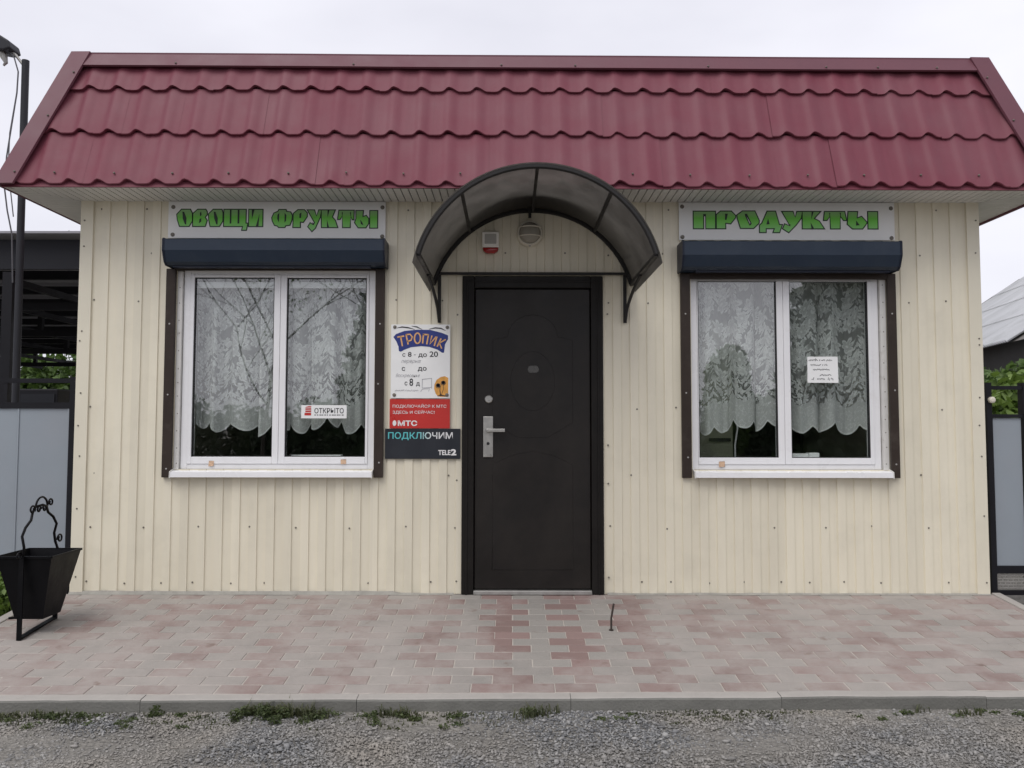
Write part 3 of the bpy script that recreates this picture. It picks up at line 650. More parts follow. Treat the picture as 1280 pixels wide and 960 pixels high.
def tile_mb(t0, t1, xc, first):
    m_ = MB(); cols = 14; tl_ = [0, .012, .5, 1.0]; vs = []
    for j in range(-1, 4):
        for i in range(cols + 1):
            s = -TP / 2 + TP * i / cols; c_ = crest(s - .010 * math.sin(2 * math.pi * s / TP) ** 2); e = .030 * c_
            if j < 0: t = t0 + e + .004; nn = .012 * c_ - .002
            else:
                tj = tl_[j]; fade = max(0, 1 - tj * 3)
                t = t0 + (t1 - t0 + .02) * tj + e * fade + (0 if j else 0)
                nn = .012 * c_ + .026 - .022 * tj - (.004 if j == 0 else 0)
            vs.append(US * t + NS * nn + Vector((s, 0, 0)))
    for j in range(4):
        for i in range(cols): m_.add([], []); m_.f.append((j * (cols + 1) + i, j * (cols + 1) + i + 1, (j + 1) * (cols + 1) + i + 1, (j + 1) * (cols + 1) + i)); m_.mi.append(0)
    m_.v = [tuple(v) for v in vs]; return m_
tmesh = {r: tile_mb(ROWS[r], ROWS[r + 1], 0, False).mesh('roof_tile', 'burg', smooth=True) for r in range(3)}
XP0 = -2.963                                        # a crest seen near the left hip
k0 = int(math.floor((-XE - XP0) / TP))
for r in range(3):
    for k in range(k0, k0 + 40):
        x = XP0 + k * TP; tm = (ROWS[r] + ROWS[r + 1]) / 2
        lim0 = XE - (XE - XT) * ROWS[r] / SLEN; lim1 = XE - (XE - XT) * ROWS[r + 1] / SLEN
        if abs(x) - TP / 2 > lim0 - .03: continue
        zoff = dz(x) * (.4 + .6 * tm / SLEN)
        if abs(x) + TP / 2 < lim1 - .01: me = tmesh[r]
        else:                                      # cut along the hip
            bm = bmesh.new(); bm.from_mesh(tmesh[r]); s = 1 if x > 0 else -1
            a = Vector((s * (XE - .03) - x, 0, 0)); d = Vector((-s * (XE - XT), 0, 0)) + US * SLEN; nrm = d.cross(NS).normalized(); nrm = nrm if nrm.x * s > 0 else -nrm
            bmesh.ops.bisect_plane(bm, geom=bm.verts[:] + bm.edges[:] + bm.faces[:], plane_co=a, plane_no=nrm, clear_outer=True)
            me = bpy.data.meshes.new('roof_tile'); bm.to_mesh(me); bm.free(); me.materials.append(M['burg'])
            if not len(me.polygons): continue
        o = link('roof_tile', me, roof); sheet = (k - k0 + 2 * r) // 6; o.location = (x, YE - .0025 * (sheet % 2), ZE + zoff + .0035 * math.sin(sheet * 2.7 + r) + random.uniform(-.0015, .0015))
def hip_pt(s, t, inn, n):                           # inn = metres inwards from the hip, measured along x
    x = s * (XE - (XE - XT) * t / SLEN - inn); return rp_(x, t, n)
for s in (-1, 1):
    m_ = MB(); ts = [-.012, SLEN * .5, SLEN + .022]; vs = []
    for t in ts:
        e = s * (XE - (XE - XT) * t / SLEN); corner = rp_(e + s * .012, t, .052)
        sd_ = corner + Vector((-s * .02, .13, .0)); vs += [hip_pt(s, t, .118, .040), hip_pt(s, t, .115, .054), corner, sd_, sd_ - Vector((s * .03, 0, 0)), hip_pt(s, t, .0, .03)]
    for i in range(2):
        for k in range(6): m_.add([], []); m_.f.append((i * 6 + k, i * 6 + (k + 1) % 6, i * 6 + 6 + (k + 1) % 6, i * 6 + 6 + k)); m_.mi.append(0)
    m_.f += [(0, 1, 2, 3, 4, 5), (12, 13, 14, 15, 16, 17)]; m_.mi += [0, 0]; m_.v = [tuple(v) for v in vs]
    m_.build('hip_trim', 'burg_trim', roof)
m_ = MB(); vs = []; prof = [(.914, .036), (.917, .050), (SLEN + .012, .040), (SLEN + .022, .044), (SLEN + .022, -.03), (SLEN - .02, -.03)]
xs_ = [-XT - .005 + (2 * XT + .01) * i / 8 for i in range(9)]
for x in xs_:
    for t, n_ in prof:
        xx = x
        lim = XE - (XE - XT) * t / SLEN - .03
        if abs(xx) > XT - .2: xx = math.copysign(min(abs(xx) + .2, lim), xx)
        v = rp_(xx, min(t, SLEN + .022), n_); v.z += .0025 * noise.noise(Vector((x * .8, 0, 0))); vs.append(v)
m_.add(vs, [(i * 6 + k, i * 6 + (k + 1) % 6, i * 6 + 6 + (k + 1) % 6, i * 6 + 6 + k) for i in range(8) for k in range(6)] + [(0, 1, 2, 3, 4, 5), tuple(48 + k for k in range(6))])
m_.build('ridge_trim', 'burg_trim', roof)
m_ = MB(); vs = []                                  # eave drip below the tiles
for i in range(9):
    x = -XE + .02 + (2 * XE - .04) * i / 8
    vs += [rp_(x, .055, .004), rp_(x, -.012, .012), rp_(x, -.012, .004), rp_(x, .055, -.008)]
m_.add(vs, [(i * 4 + k, i * 4 + (k + 1) % 4, i * 4 + 4 + (k + 1) % 4, i * 4 + 4 + k) for i in range(8) for k in range(4)] + [(0, 1, 2, 3), (32, 33, 34, 35)])
m_.build('eave_drip', 'burg', roof)
mb = MB()
for k in range(k0, k0 + 40, 2):
    x = XP0 + (k + .5) * TP
    if abs(x) < XE - .16:
        p = rp_(x + random.uniform(-.01, .01), .085 + random.uniform(-.006, .006), .0305); mb.lathe([(.007, .004), (.007, -.003), (.004, -.007)], p, 'y', 6)
for x in (-2.4, -1.2, -.2, .3, 1.2, 2.0, 2.35, 2.75): mb.lathe([(.007, .004), (.007, -.003), (.004, -.008)], rp_(x, .935, .05), 'y', 6)
for s in (-1, 1):
    for t in (.07, .5, .85): mb.lathe([(.007, .004), (.007, -.003), (.004, -.008)], hip_pt(s, t, .09, .056), 'y', 6)
tag(mb.build('roof_screws', 'screw', roof), kind='stuff')
# soffit of narrow vinyl boards with open grooves, mitred at the corners
ZS = 2.652
mb = MB(); mb.add([(-XE + .01, YE + .01, ZS + .008), (XE - .01, YE + .01, ZS + .008), (XE - .01, .0, ZS + .008), (-XE + .01, .0, ZS + .008)], [(0, 1, 2, 3)])
for s in (-1, 1): mb.add([(s * (XE - .01), 0.001, ZS + .008), (s * (HW - .01), 0.001, ZS + .008), (s * (HW - .01), 4.2, ZS + .008), (s * (XE - .01), 4.2, ZS + .008)], [(0, 1, 2, 3)])
soffit = mb.build('soffit', 'soffit_gap', shop)
SP = .05
def soffit_mesh(pts): return MB().prism([(p[0], p[1]) for p in pts], 'z', ZS - .004, ZS + .006)
x = -XE + .01; std = None
while x < XE - .02:
    a, b = x + .003, x + SP - .003
    def ye(q): return -.001 if abs(q) <= HW else -.001 - (abs(q) - HW) * (-YE / ES)
    if max(abs(a), abs(b)) <= HW:
        if std is None: std = soffit_mesh([(0, YE + .012), (SP - .006, YE + .012), (SP - .006, -.001), (0, -.001)]).mesh('soffit_board', 'soffit')
        link('soffit_board', std, soffit, (a, 0, 0))
    elif min(ye(a), ye(b)) > YE + .02: soffit_mesh([(a, YE + .012), (b, YE + .012), (b, ye(b)), (a, ye(a))]).build('soffit_board', 'soffit', soffit)
    x += SP
for s in (-1, 1):
    y = YE + .012; std = None
    while y < 2.2:
        a, b = y + .003, y + SP - .003
        def xi(q): return HW + .001 if q >= 0 else HW + .001 + (-q) * ES / -YE + .003
        soffit_mesh([(s * xi(a), a), (s * (XE - .012), a), (s * (XE - .012), b), (s * xi(b), b)]).build('soffit_board', 'soffit', soffit)
        y += SP
    m_ = MB(); m_.box(min(s * (XE - .011), s * (XE + .006)), max(s * (XE - .011), s * (XE + .006)), YE + .005, 4.4, ZS - .012 + dz(s * XE) * .4, ZS + .03); m_.build('eave_edge', 'burg_trim', soffit)

# ---- windows
def window(i, X0, X1, Z0, Z1, glasses, bead_side):
    yf = .018; XA, XB = X0, X1
    if bead_side < 0: X0 += .038
    else: X1 -= .044
    m_ = MB(); gz0, gz1 = glasses[0][2], glasses[0][3]
    fw = .045
    # fixed outer frame with central mullion
    gaps = [glasses[0][1] + .012, glasses[1][0] - .012]
    m_.box(X0, X0 + fw, yf, yf + .07, Z0, Z1); m_.box(X1 - fw, X1, yf, yf + .07, Z0, Z1)
    m_.box(X0 + fw, X1 - fw, yf, yf + .07, Z0, Z0 + .035); m_.box(X0 + fw, X1 - fw, yf, yf + .07, Z1 - .03, Z1)
    win = m_.build('window', 'pvc', shop, bevel=.003)
    xa, xb = X0 + fw, X1 - fw; za, zb = Z0 + .035, Z1 - .03
    mid = (glasses[0][1] + glasses[1][0]) / 2
    for j, g in enumerate(glasses):
        l, r = (xa, mid - .001) if j == 0 else (mid + .001, xb)
        q = MB(); ys, ye = yf - .006, yf + .055
        q.box(l, g[0], ys, ye, za, zb); q.box(g[1], r, ys, ye, za, zb); q.box(g[0], g[1], ys, ye, za, g[2]); q.box(g[0], g[1], ys, ye, g[3], zb)
        q.build('sash', 'pvc', win, bevel=.003)
        q = MB(); w = .005; yy = ys + .006
        q.box(g[0], g[0] + w, yy, yy + .03, g[2], g[3]); q.box(g[1] - w, g[1], yy, yy + .03, g[2], g[3]); q.box(g[0] + w, g[1] - w, yy, yy + .03, g[2], g[2] + w); q.box(g[0] + w, g[1] - w, yy, yy + .03, g[3] - w, g[3]); q.build('gasket', 'gasket', win)
        q = MB(); q.box(g[0] + w, g[1] - w, yy + .012, yy + .030, g[2] + w, g[3] - w)
        q.mi = [0, 0, 1, 0, 0, 0]; q.build('pane', ['clear', 'glass'], win)
    # drip sill with lip, end caps
    q = MB(); q.prism([(.03, Z0 - .002), (-.062, Z0 - .016), (-.064, Z0 - .05), (-.058, Z0 - .05), (-.056, Z0 - .022), (.03, Z0 - .010)], 'x', XA + .005, XB - .005); q.build('sill', 'pvc', win)
    q = MB()
    for xs__ in (XA - .001, XB - .005): q.prism([(.0, Z0 + .006), (-.064, Z0 - .012), (-.067, Z0 - .056), (-.05, Z0 - .052), (0, Z0 - .02)], 'x', xs__, xs__ + .006)
    q.build('sill_cap', 'pvc_dirty', win)
    # perforated corner bead beside the frame
    q = MB(); bx0, bx1 = (XA + .003, X0 - .004) if bead_side < 0 else (X1 + .005, XB - .002)
    q.box(bx0, bx1, -.004, .06, Z0 - .001, Z1 - .01); q.build('corner_bead', 'pvc_dirty', win)
    q = MB(); z = Z0 + .04
    while z < Z1 - .05:
        q.lathe([(.004, 0), (.004, -.0008)], ((bx0 + bx1) / 2 + random.uniform(-.003, .003), -.0041, z), 'y', 6); z += .105 + random.uniform(-.02, .02)
    tag(q.build('bead_holes', 'screw', win), kind='stuff')
    return win
GL = [[(-2.29, -1.746, .908, 2.128), (-1.66, -1.117, .908, 2.126)], [(1.142, 1.678, .906, 2.112), (1.767, 2.302, .904, 2.113)]]
for i in range(2):
    w = WIN[i]; window(i, w[0], w[1], w[2], w[3] - (.0 if i == 0 else .012), GL[i], -1 if i == 0 else 1)
win_objs = [o for o in shop.children if o.name.startswith('window')]
for wi, (x, z, sx_, sz_) in ((0, (-2.15, .862, .040, .038)), (0, (-1.26, .875, .042, .036)), (1, (1.29, .862, .046, .040))):
    q = MB(); pts = [(x + sx_ / 2 * math.copysign(1, math.cos(a)) * random.uniform(.75, 1), .0098, z + sz_ / 2 * math.copysign(1, math.sin(a)) * random.uniform(.75, 1)) for a in (.6, 1.2, 2.0, 2.6, 3.7, 4.3, 5.0, 5.8)]
    q.poly(pts); q.build('tape_residue', 'residue', win_objs[wi])

# ---- door
m_ = MB(); F0, F1, FT = DOOR[0], DOOR[1], DOOR[3]; fw = .082; yo = -.03
m_.box(F0, F0 + fw, yo, .10, 0.0, FT); m_.box(F1 - fw, F1, yo, .10, 0.0, FT); m_.box(F0 + fw, F1 - fw, yo, .10, FT - fw, FT)
door_frame = m_.build('door_frame', 'door_frame', shop, bevel=.006)
m_ = MB(); m_.box(F0 + .028, F0 + .040, yo - .006, yo + .002, .0, FT - .03); m_.box(F1 - .040, F1 - .028, yo - .006, yo + .002, .0, FT - .03); m_.box(F0 + .041, F1 - .041, yo - .006, yo + .002, FT - .042, FT - .03); m_.build('frame_moulding', 'door_frame', door_frame, bevel=.002)
m_ = MB(); m_.box(F0 + fw, F1 - fw, yo - .008, .09, -.001, .026); m_.build('threshold', 'steel_dull', door_frame, bevel=.004)
DL0, DL1, DB, DT = F0 + fw + .004, F1 - fw - .004, .034, FT - fw - .004
m_ = MB(); m_.box(DL0, DL1, -.012, .05, DB, DT); door = m_.build('door', 'door', shop, bevel=.006)
q = MB()                                            # pressed panels: a long lower one, an arched upper one, an inner roundel
cxd = (DL0 + DL1) / 2
def loop_(pts, r): q.tube([(x, -.0125, z) for x, z in pts], r, 6, closed=True)
loop_([(cxd - .27, .16), (cxd + .27, .16), (cxd + .27, .86), (cxd + .14, .92), (cxd, .95), (cxd - .14, .92), (cxd - .27, .86)], .0012)
arch = [(cxd - .27, 1.14), (cxd - .10, 1.04), (cxd + .10, 1.04), (cxd + .27, 1.14), (cxd + .27, 1.70)] + [(cxd + .17 * math.cos(a), 1.72 + .15 * math.sin(a)) for a in [math.pi * k / 10 for k in range(11)]] + [(cxd - .27, 1.70)]
loop_(arch, .0017)
loop_([(cxd + .15 * math.cos(a), 1.42 + .2 * math.sin(a)) for a in [2 * math.pi * k / 28 for k in range(28)]], .0013)
q.build('pressed_panel', 'door', door, smooth=True)
q = MB(); pts = []
for k in range(14):
    a = 2 * math.pi * k / 14; pts.append((cxd + .005 + .040 * math.copysign(abs(math.cos(a)) ** .4, math.cos(a)) * random.uniform(.8, 1), -.0135, 1.500 + .026 * math.copysign(abs(math.sin(a)) ** .4, math.sin(a)) * random.uniform(.75, 1)))
q.poly(pts); q.build('worn_sticker', 'gold', door)
q = MB(); q.lathe([(.027, 0), (.027, -.006), (.022, -.011), (.008, -.011), (.008, -.014)], (-.282, -.012, 1.298), 'y', 24); q.build('upper_lock', 'steel', door, smooth=True)
q = MB(); q.box(-.318, -.252, -.024, -.012, .908, 1.182); hp = q.build('handle_plate', 'steel', door, bevel=.004)
q = MB(); q.lathe([(.013, 0), (.013, -.035)], (-.285, -.024, 1.088), 'y', 14); q.box(-.296, -.172, -.068, -.052, 1.077, 1.099); q.build('lever', 'steel', hp, bevel=.003)
q = MB(); q.lathe([(.010, 0), (.010, -.003), (.006, -.004)], (-.285, -.024, 1.0), 'y', 14); q.build('keyhole', 'gasket', hp)

# ------------------------------------------------------------------ roller shutters
def shutter(X0, X1, g0, g1, zt, hgt, label):
    t = thing('roller_shutter', label, 'shutter', 'roller shutters above the shop windows')
    z1, z0 = zt, zt - hgt; ce = .012
    prof = [(-.010, z0), (-.125, z0), (-.150, z0 + .018), (-.180, z0 + .09), (-.180, z1 - .008), (-.172, z1), (-.010, z1)]
    m_ = MB(); m_.prism(prof, 'x', X0 + ce, X1 - ce); m_.build('box', 'navy', t)
    pe = [(-.009, z0 - .004), (-.127, z0 - .004), (-.153, z0 + .016), (-.184, z0 + .089), (-.184, z1 - .006), (-.174, z1 + .004), (-.009, z1 + .004)]
    for a in (X0, X1 - ce): m_ = MB(); m_.prism(pe, 'x', a, a + ce); m_.build('end_cap', 'navy_dark', t)
    for a, b in (g0, g1):
        m_ = MB(); m_.box(a, b, -.036, -.009, .772, z0 - .005); gd = m_.build('guide_rail', 'brown', t, bevel=.003)
        m_ = MB()
        for z in (.87, 1.35, 1.85): m_.lathe([(.006, 0), (.006, -.002), (.003, -.003)], ((a + b) / 2 + random.uniform(-.008, .008), -.036, z + random.uniform(-.05, .05)), 'y', 8)
        tag(m_.build('rail_screws', 'steel_dull', gd), kind='stuff')
    m_ = MB(); m_.box(g0[1] + .001, g1[0] - .001, -.034, -.009, WIN[0][3] - .006 if X0 < 0 else WIN[1][3] - .035, z0 - .003); m_.build('head_rail', 'brown', t, bevel=.002)
    m_ = MB(); m_.box(g0[1] + .02, g1[0] - .02, -.118, -.085, z0 - .014, z0 - .001); m_.build('bottom_slat', 'navy_dark', t)
    base_of(t, (X0 + X1) / 2, 0, z0)
shutter(-2.433, -.967, (-2.465, -2.402), (-1.050, -.988), 2.352, .168, 'navy blue roller shutter box over window beneath the vegetables and fruit sign')
shutter(.999, 2.453, (1.015, 1.080), (2.418, 2.475), 2.342, .184, 'navy blue roller shutter box over window beneath the groceries sign')

# ------------------------------------------------------------------ sign boards with traced lettering
def green_sign(name, label, dbox, wbox, letters, bolts):
    t = thing(name, label, 'sign', 'white name boards under the eave')
    m_ = MB(); m_.box(wbox[0], wbox[2], -.018, -.012, wbox[3], wbox[1]); m_.build('board', 'signboard', t, bevel=.0015)
    sh = Sheet(dbox, wbox, -.018)
    for ou, slits, holes, sc, og in letters:
        f = lambda pts: [(og[0] + x / sc, og[1] + y / sc) for x, y in pts]
        o_ = f(ou); m_ = MB(); sh.poly(m_, o_, 1, 0); sh.poly(m_, inset(o_, 1.35), 2, 1)
        for s_ in slits: sh.poly(m_, f(s_), 3, 0)
        for s_ in holes: sh.poly(m_, f(s_), 4, 2)
        m_.build('letter', ['ink_dark', 'green', 'signboard'], t)
    for x, z in bolts: m_ = MB(); m_.lathe([(.014, 0), (.014, -.003), (.008, -.006)], (x, -.018, z), 'y', 12); m_.build('bolt', 'screw', t)
    base_of(t, (wbox[0] + wbox[2]) / 2, -.012, wbox[3])
A = (8.828, (205, 245)); B = (8.533, (340, 245)); C = (9.846, (855, 250)); D = (8.828, (980, 250))
LS = [
 ([(140, 205), (195, 142), (300, 142), (326, 190), (328, 285), (290, 352), (175, 352), (148, 270)], [[(210, 176), (230, 180), (257, 250), (255, 325), (240, 320), (215, 255)]], [], *A),
 ([(318, 195), (375, 142), (470, 142), (490, 175), (490, 215), (470, 240), (492, 275), (470, 352), (318, 352)], [[(403, 188), (418, 180), (422, 215), (405, 232)], [(400, 262), (420, 250), (420, 290), (395, 310)]], [], *A),
 ([(490, 200), (545, 142), (650, 142), (664, 190), (664, 285), (625, 352), (512, 352), (495, 270)], [[(556, 176), (576, 180), (602, 250), (600, 325), (586, 320), (562, 255)]], [], *A),
 ([(660, 142), (920, 142), (920, 300), (942, 300), (925, 395), (858, 395), (868, 352), (660, 352)], [[(734, 156), (752, 156), (752, 312), (734, 312)], [(820, 156), (840, 156), (840, 312), (820, 312)]], [], *A),
 ([(935, 142), (1105, 142), (1105, 352), (935, 352)], [[(975, 150), (1008, 150), (978, 265)], [(1062, 200), (1052, 345), (1022, 345)]], [], *A),
 ([(-2, 235), (20, 180), (65, 160), (75, 138), (160, 138), (168, 160), (210, 165), (232, 210), (225, 270), (205, 325), (160, 330), (150, 350), (75, 350), (65, 335), (30, 325), (5, 275)], [[(66, 205), (86, 180), (82, 290), (64, 250)], [(142, 180), (162, 210), (158, 270), (142, 290)]], [], *B),
 ([(228, 185), (280, 140), (355, 140), (390, 180), (390, 225), (345, 295), (318, 290), (318, 350), (225, 350)], [[(300, 192), (322, 178), (318, 238), (300, 240)]], [], *B),
 ([(372, 142), (465, 142), (483, 205), (500, 142), (545, 142), (530, 230), (478, 355), (435, 398), (382, 335), (412, 283), (448, 303), (455, 290)], [[(436, 285), (458, 300), (446, 308)]], [], *B),
 ([(525, 142), (692, 142), (660, 225), (690, 260), (720, 350), (530, 350)], [[(600, 150), (622, 150), (600, 235)], [(594, 255), (618, 340), (596, 340)]], [], *B),
 ([(715, 145), (890, 145), (888, 265), (860, 262), (850, 230), (850, 350), (755, 350), (755, 225), (738, 260), (700, 260)], [[(752, 175), (764, 175), (756, 240)], [(838, 175), (850, 175), (852, 240)]], [], *B),
 ([(895, 148), (990, 148), (985, 212), (1015, 200), (1047, 240), (1047, 300), (1015, 352), (925, 352), (882, 290), (898, 240)], [[(948, 255), (972, 285), (985, 316), (958, 306)]], [], *B),
 ([(1045, 148), (1142, 148), (1142, 355), (1045, 355)], [], [], *B)]
LP = [
 ([(100, 142), (388, 142), (386, 372), (100, 372)], [[(228, 185), (264, 185), (264, 372), (228, 372)]], [[(241, 215), (252, 215), (252, 373), (241, 373)]], *C),
 ([(384, 185), (440, 140), (580, 140), (637, 200), (632, 235), (570, 312), (512, 305), (512, 372), (382, 372)], [[(498, 180), (532, 180), (515, 258), (495, 255)]], [], *C),
 ([(635, 192), (710, 138), (870, 138), (925, 260), (922, 300), (850, 368), (680, 368), (640, 240)], [[(738, 180), (768, 182), (824, 302), (800, 330), (745, 215)]], [[(758, 212), (806, 296), (799, 305)]], *C),
 ([(1010, 140), (1125, 140), (1170, 305), (1212, 305), (1170, 418), (1072, 418), (1090, 370), (1008, 370), (1008, 418), (910, 418), (912, 315), (942, 290)], [[(1025, 238), (1044, 308), (1002, 312)]], [], *C),
 ([(-45, 128), (98, 128), (115, 190), (128, 128), (205, 128), (190, 210), (130, 290), (42, 378), (-35, 328), (-5, 262), (48, 288)], [[(30, 265), (64, 282), (56, 296)]], [], *D),
 ([(185, 128), (412, 128), (337, 210), (385, 235), (448, 333), (185, 333)], [[(298, 135), (320, 135), (290, 225)], [(283, 255), (322, 328), (292, 328)]], [], *D),
 ([(432, 128), (668, 128), (690, 240), (642, 240), (615, 195), (615, 333), (495, 333), (495, 200), (468, 240), (418, 240)], [[(490, 150), (502, 150), (496, 215)], [(606, 150), (618, 150), (615, 215)]], [], *D),
 ([(692, 128), (812, 128), (805, 196), (850, 180), (912, 250), (908, 268), (860, 333), (740, 333), (680, 278)], [[(785, 233), (824, 286), (783, 290)]], [], *D),
 ([(908, 128), (1032, 128), (1032, 333), (908, 333)], [], [], *D)]
green_sign('shop_sign', 'white board with green letters reading ОВОЩИ ФРУКТЫ, two words, nearer the hours board', (211, 251.5, 483, 299), (-2.468, 2.645, -.988, 2.392), LS, [(-2.435, 2.605), (-2.435, 2.415), (-1.01, 2.605), (-1.01, 2.405)])
green_sign('shop_sign', 'white board with green letters reading ПРОДУКТЫ, one word, above the note window', (848, 254, 1117, 301), (1.012, 2.645, 2.485, 2.385), LP, [(1.035, 2.615), (1.035, 2.405), (2.462, 2.605), (2.462, 2.40)])

# ---- shop hours board, two adverts
t = thing('opening_hours_board', 'white opening hours board with blue banner reading ТРОПИК', 'sign')
sh = Sheet((90, 65, 802, 942), (-.943, 1.803, -.543, 1.303), -.019)
m_ = MB(); m_.box(-.943, -.543, -.019, -.013, 1.303, 1.803); m_.build('board', 'paper', t, bevel=.001)
m_ = MB(); ban = [(118, 215), (150, 180), (250, 143), (400, 128), (560, 130), (700, 165), (775, 195), (775, 240), (740, 300), (728, 400), (705, 402), (650, 365), (550, 332), (450, 324), (330, 337), (250, 367), (210, 390), (185, 382), (180, 330), (155, 270)]
sh.poly(m_, ban, 1); bn = m_.build('banner', 'ink_blue', t)
m_ = MB(); W_ = 17
for st in ([(165, 218), (248, 203)], [(206, 212), (228, 325)], [(270, 185), (297, 305)], [(268, 188), (318, 182), (345, 215), (330, 255), (285, 268)], [(480, 180), (470, 292)], [(472, 184), (545, 188)], [(540, 186), (520, 302)], [(582, 198), (556, 300), (632, 212)], [(642, 210), (610, 322)], [(692, 232), (645, 330)], [(748, 243), (672, 287), (700, 352)], [(408 + 36 * math.cos(a), 230 + 62 * math.sin(a)) for a in [2 * math.pi * k / 18 for k in range(19)]]):
    sh.ribbon(m_, st, W_, 2)
m_.build('banner_lettering', 'ink_orange', bn)
m_ = MB()
for st in ([(160, 108), (220, 96), (290, 103), (375, 125)], [(335, 84), (400, 95), (465, 126)], [(545, 122), (620, 106), (690, 112), (745, 138)]): sh.ribbon(m_, st, [4] + [15] * (len(st) - 2) + [4], 1)
for st, bx in (('с', (228, 408, 264, 450)), ('8', (295, 393, 338, 450)), ('-', (366, 424, 388, 430)), ('до', (420, 410, 522, 462)), ('20', (555, 386, 656, 452)), ('с', (222, 572, 263, 618)), ('до', (415, 572, 520, 626)), ('с', (258, 745, 291, 790)), ('8', (315, 708, 360, 796)), ('д', (395, 752, 440, 802))):
    put_text(sh, m_, st, bx, 1, .012)
tag(m_.build('printed_hours', 'ink_black', t), kind='stuff')
m_ = MB()
put_text(sh, m_, 'перерыв', (215, 488, 450, 535), 1, 0, .35); put_text(sh, m_, 'Воскресенье', (150, 650, 440, 702), 1, 0, .35)
x = 140
while x < 415: sh.ribbon(m_, [(x, 858 + random.uniform(-4, 4)), (x + random.uniform(8, 16), 846 + random.uniform(-8, 6))], 5, 1); x += 13
for st in ([(465, 718), (585, 705)], [(470, 715), (468, 820)], [(470, 820), (580, 812)], [(580, 708), (583, 828)], [(450, 862), (470, 835), (500, 830), (560, 828), (545, 860)]): sh.ribbon(m_, st, 7, 1)
tag(m_.build('faded_script', 'ink_grey', t), kind='stuff')
m_ = MB(); ar = [(780, 700), (740, 680), (690, 690), (640, 725), (615, 780), (612, 830), (630, 885), (655, 918), (700, 925), (780, 922)]; sh.poly(m_, ar, 1); pic = m_.build('sunset_picture', 'sunset', t)
m_ = MB(); sh.ribbon(m_, [(684, 795), (682, 850), (690, 912)], [6, 8, 14], 2); sh.ribbon(m_, [(650, 915), (690, 905), (770, 918)], [4, 16, 8], 2)
for cx_, cy_ in ((660, 790), (722, 758)):
    for k in range(9):
        a = 2 * math.pi * k / 9 + .2; sh.ribbon(m_, [(cx_, cy_), (cx_ + 18 * math.cos(a), cy_ + 18 * math.sin(a) - 4), (cx_ + 33 * math.cos(a), cy_ + 30 * math.sin(a) + 6)], [16, 14, 3], 3)
sh.ribbon(m_, [(722, 765), (726, 830), (700, 900)], [4, 5, 5], 2)
m_.build('palm_silhouette', 'ink_black', pic)
for x, z in ((-.918, 1.785), (-.563, 1.783), (-.918, 1.326), (-.563, 1.326)):
    m_ = MB(); m_.lathe([(.012, 0), (.012, -.004), (.006, -.007)], (x, -.019, z), 'y', 12); m_.build('bolt', 'screw', t)
base_of(t, -.743, -.013, 1.303)

t = thing('red_advert', 'red advert plate with white МТС lettering between the hours board and black plate', 'sign')
sh = Sheet((85, 95, 884, 492), (-.948, 1.2975, -.543, 1.101), -.017)
m_ = MB(); m_.box(-.948, -.543, -.017, -.0125, 1.101, 1.2975); m_.build('board', 'red', t)
m_ = MB(); put_text(sh, m_, 'ПОДКЛЮЧАЙСЯ К МТС', (125, 160, 838, 220), 1, .004); m_.build('upper_line', 'white_ink', t); m_ = MB(); put_text(sh, m_, 'ЗДЕСЬ И СЕЙЧАС!', (125, 242, 682, 302), 1, .004); m_.build('lower_line', 'white_ink', t)
m_ = MB(); put_text(sh, m_, 'МТС', (195, 385, 452, 460), 1, .035); m_.build('name_lettering', 'white_ink', t); m_ = MB(); sh.ellipse(m_, 150, 422, 25, 38, 1); m_.build('egg_emblem', 'white_ink', t)
base_of(t, -.745, -.0125, 1.101)
t = thing('charcoal_advert', 'charcoal advert plate with ПОДКЛЮЧИМ in blue and white, lowest of the plates beside the door', 'sign')
sh = Sheet((20, 492, 1012, 892), (-.977, 1.099, -.472, .897), -.020)
m_ = MB(); m_.box(-.977, -.472, -.020, -.0125, .897, 1.0985); m_.build('board', 'blackboard', t)
m_ = MB(); put_text(sh, m_, 'ПОДКЛЮЧИМ', (60, 538, 912, 645), 1, .014); m_.build('headline', 'cyan', t)
m_ = MB(); put_text(sh, m_, 'TELE', (722, 775, 885, 842), 1, .03); m_.build('lettering', 'white_ink', t); m_ = MB(); put_text(sh, m_, '2', (890, 762, 962, 846), 1, .05); m_.build('lettering', 'white_ink', t)
base_of(t, -.725, -.0125, .897)

# ------------------------------------------------------------------ door canopy
can = thing('door_canopy', 'arched canopy of smoked polycarbonate on dark steel over the door', 'canopy')
CX, CZ, CR, CY = .014, 1.886, .716, -.95
def arc(a0, a1, r, n, y): return [(CX + r * math.sin(a0 + (a1 - a0) * k / n), y, CZ + r * math.cos(a0 + (a1 - a0) * k / n)) for k in range(n + 1)]
AM = math.acos((2.030 - CZ) / CR)
m_ = MB(); n_ = 40; vs = []
for y in (CY - .012, -.012):
    for r in (CR, CR - .006): vs += arc(-AM, AM, r, n_, y)
k = n_ + 1
fs = [(i, i + 1, 2 * k + i + 1, 2 * k + i) for i in range(n_)] + [(k + i, 3 * k + i, 3 * k + i + 1, k + i + 1) for i in range(n_)] + [(i, k + i, k + i + 1, i + 1) for i in range(n_)] + [(2 * k + i, 2 * k + i + 1, 3 * k + i + 1, 3 * k + i) for i in range(n_)] + [(0, 2 * k, 3 * k, k), (n_, k + n_, 3 * k + n_, 2 * k + n_)]
m_.add(vs, fs); m_.build('polycarbonate_sheet', 'poly', can, smooth=True)
AF = math.acos((2.085 - CZ) / CR); rt = CR - .019
for y in (CY, -.026): m_ = MB(); m_.tube(arc(-AF, AF, rt, 36, y), .0155, 6); m_.build('arch_tube', 'canopy_steel', can, smooth=True)
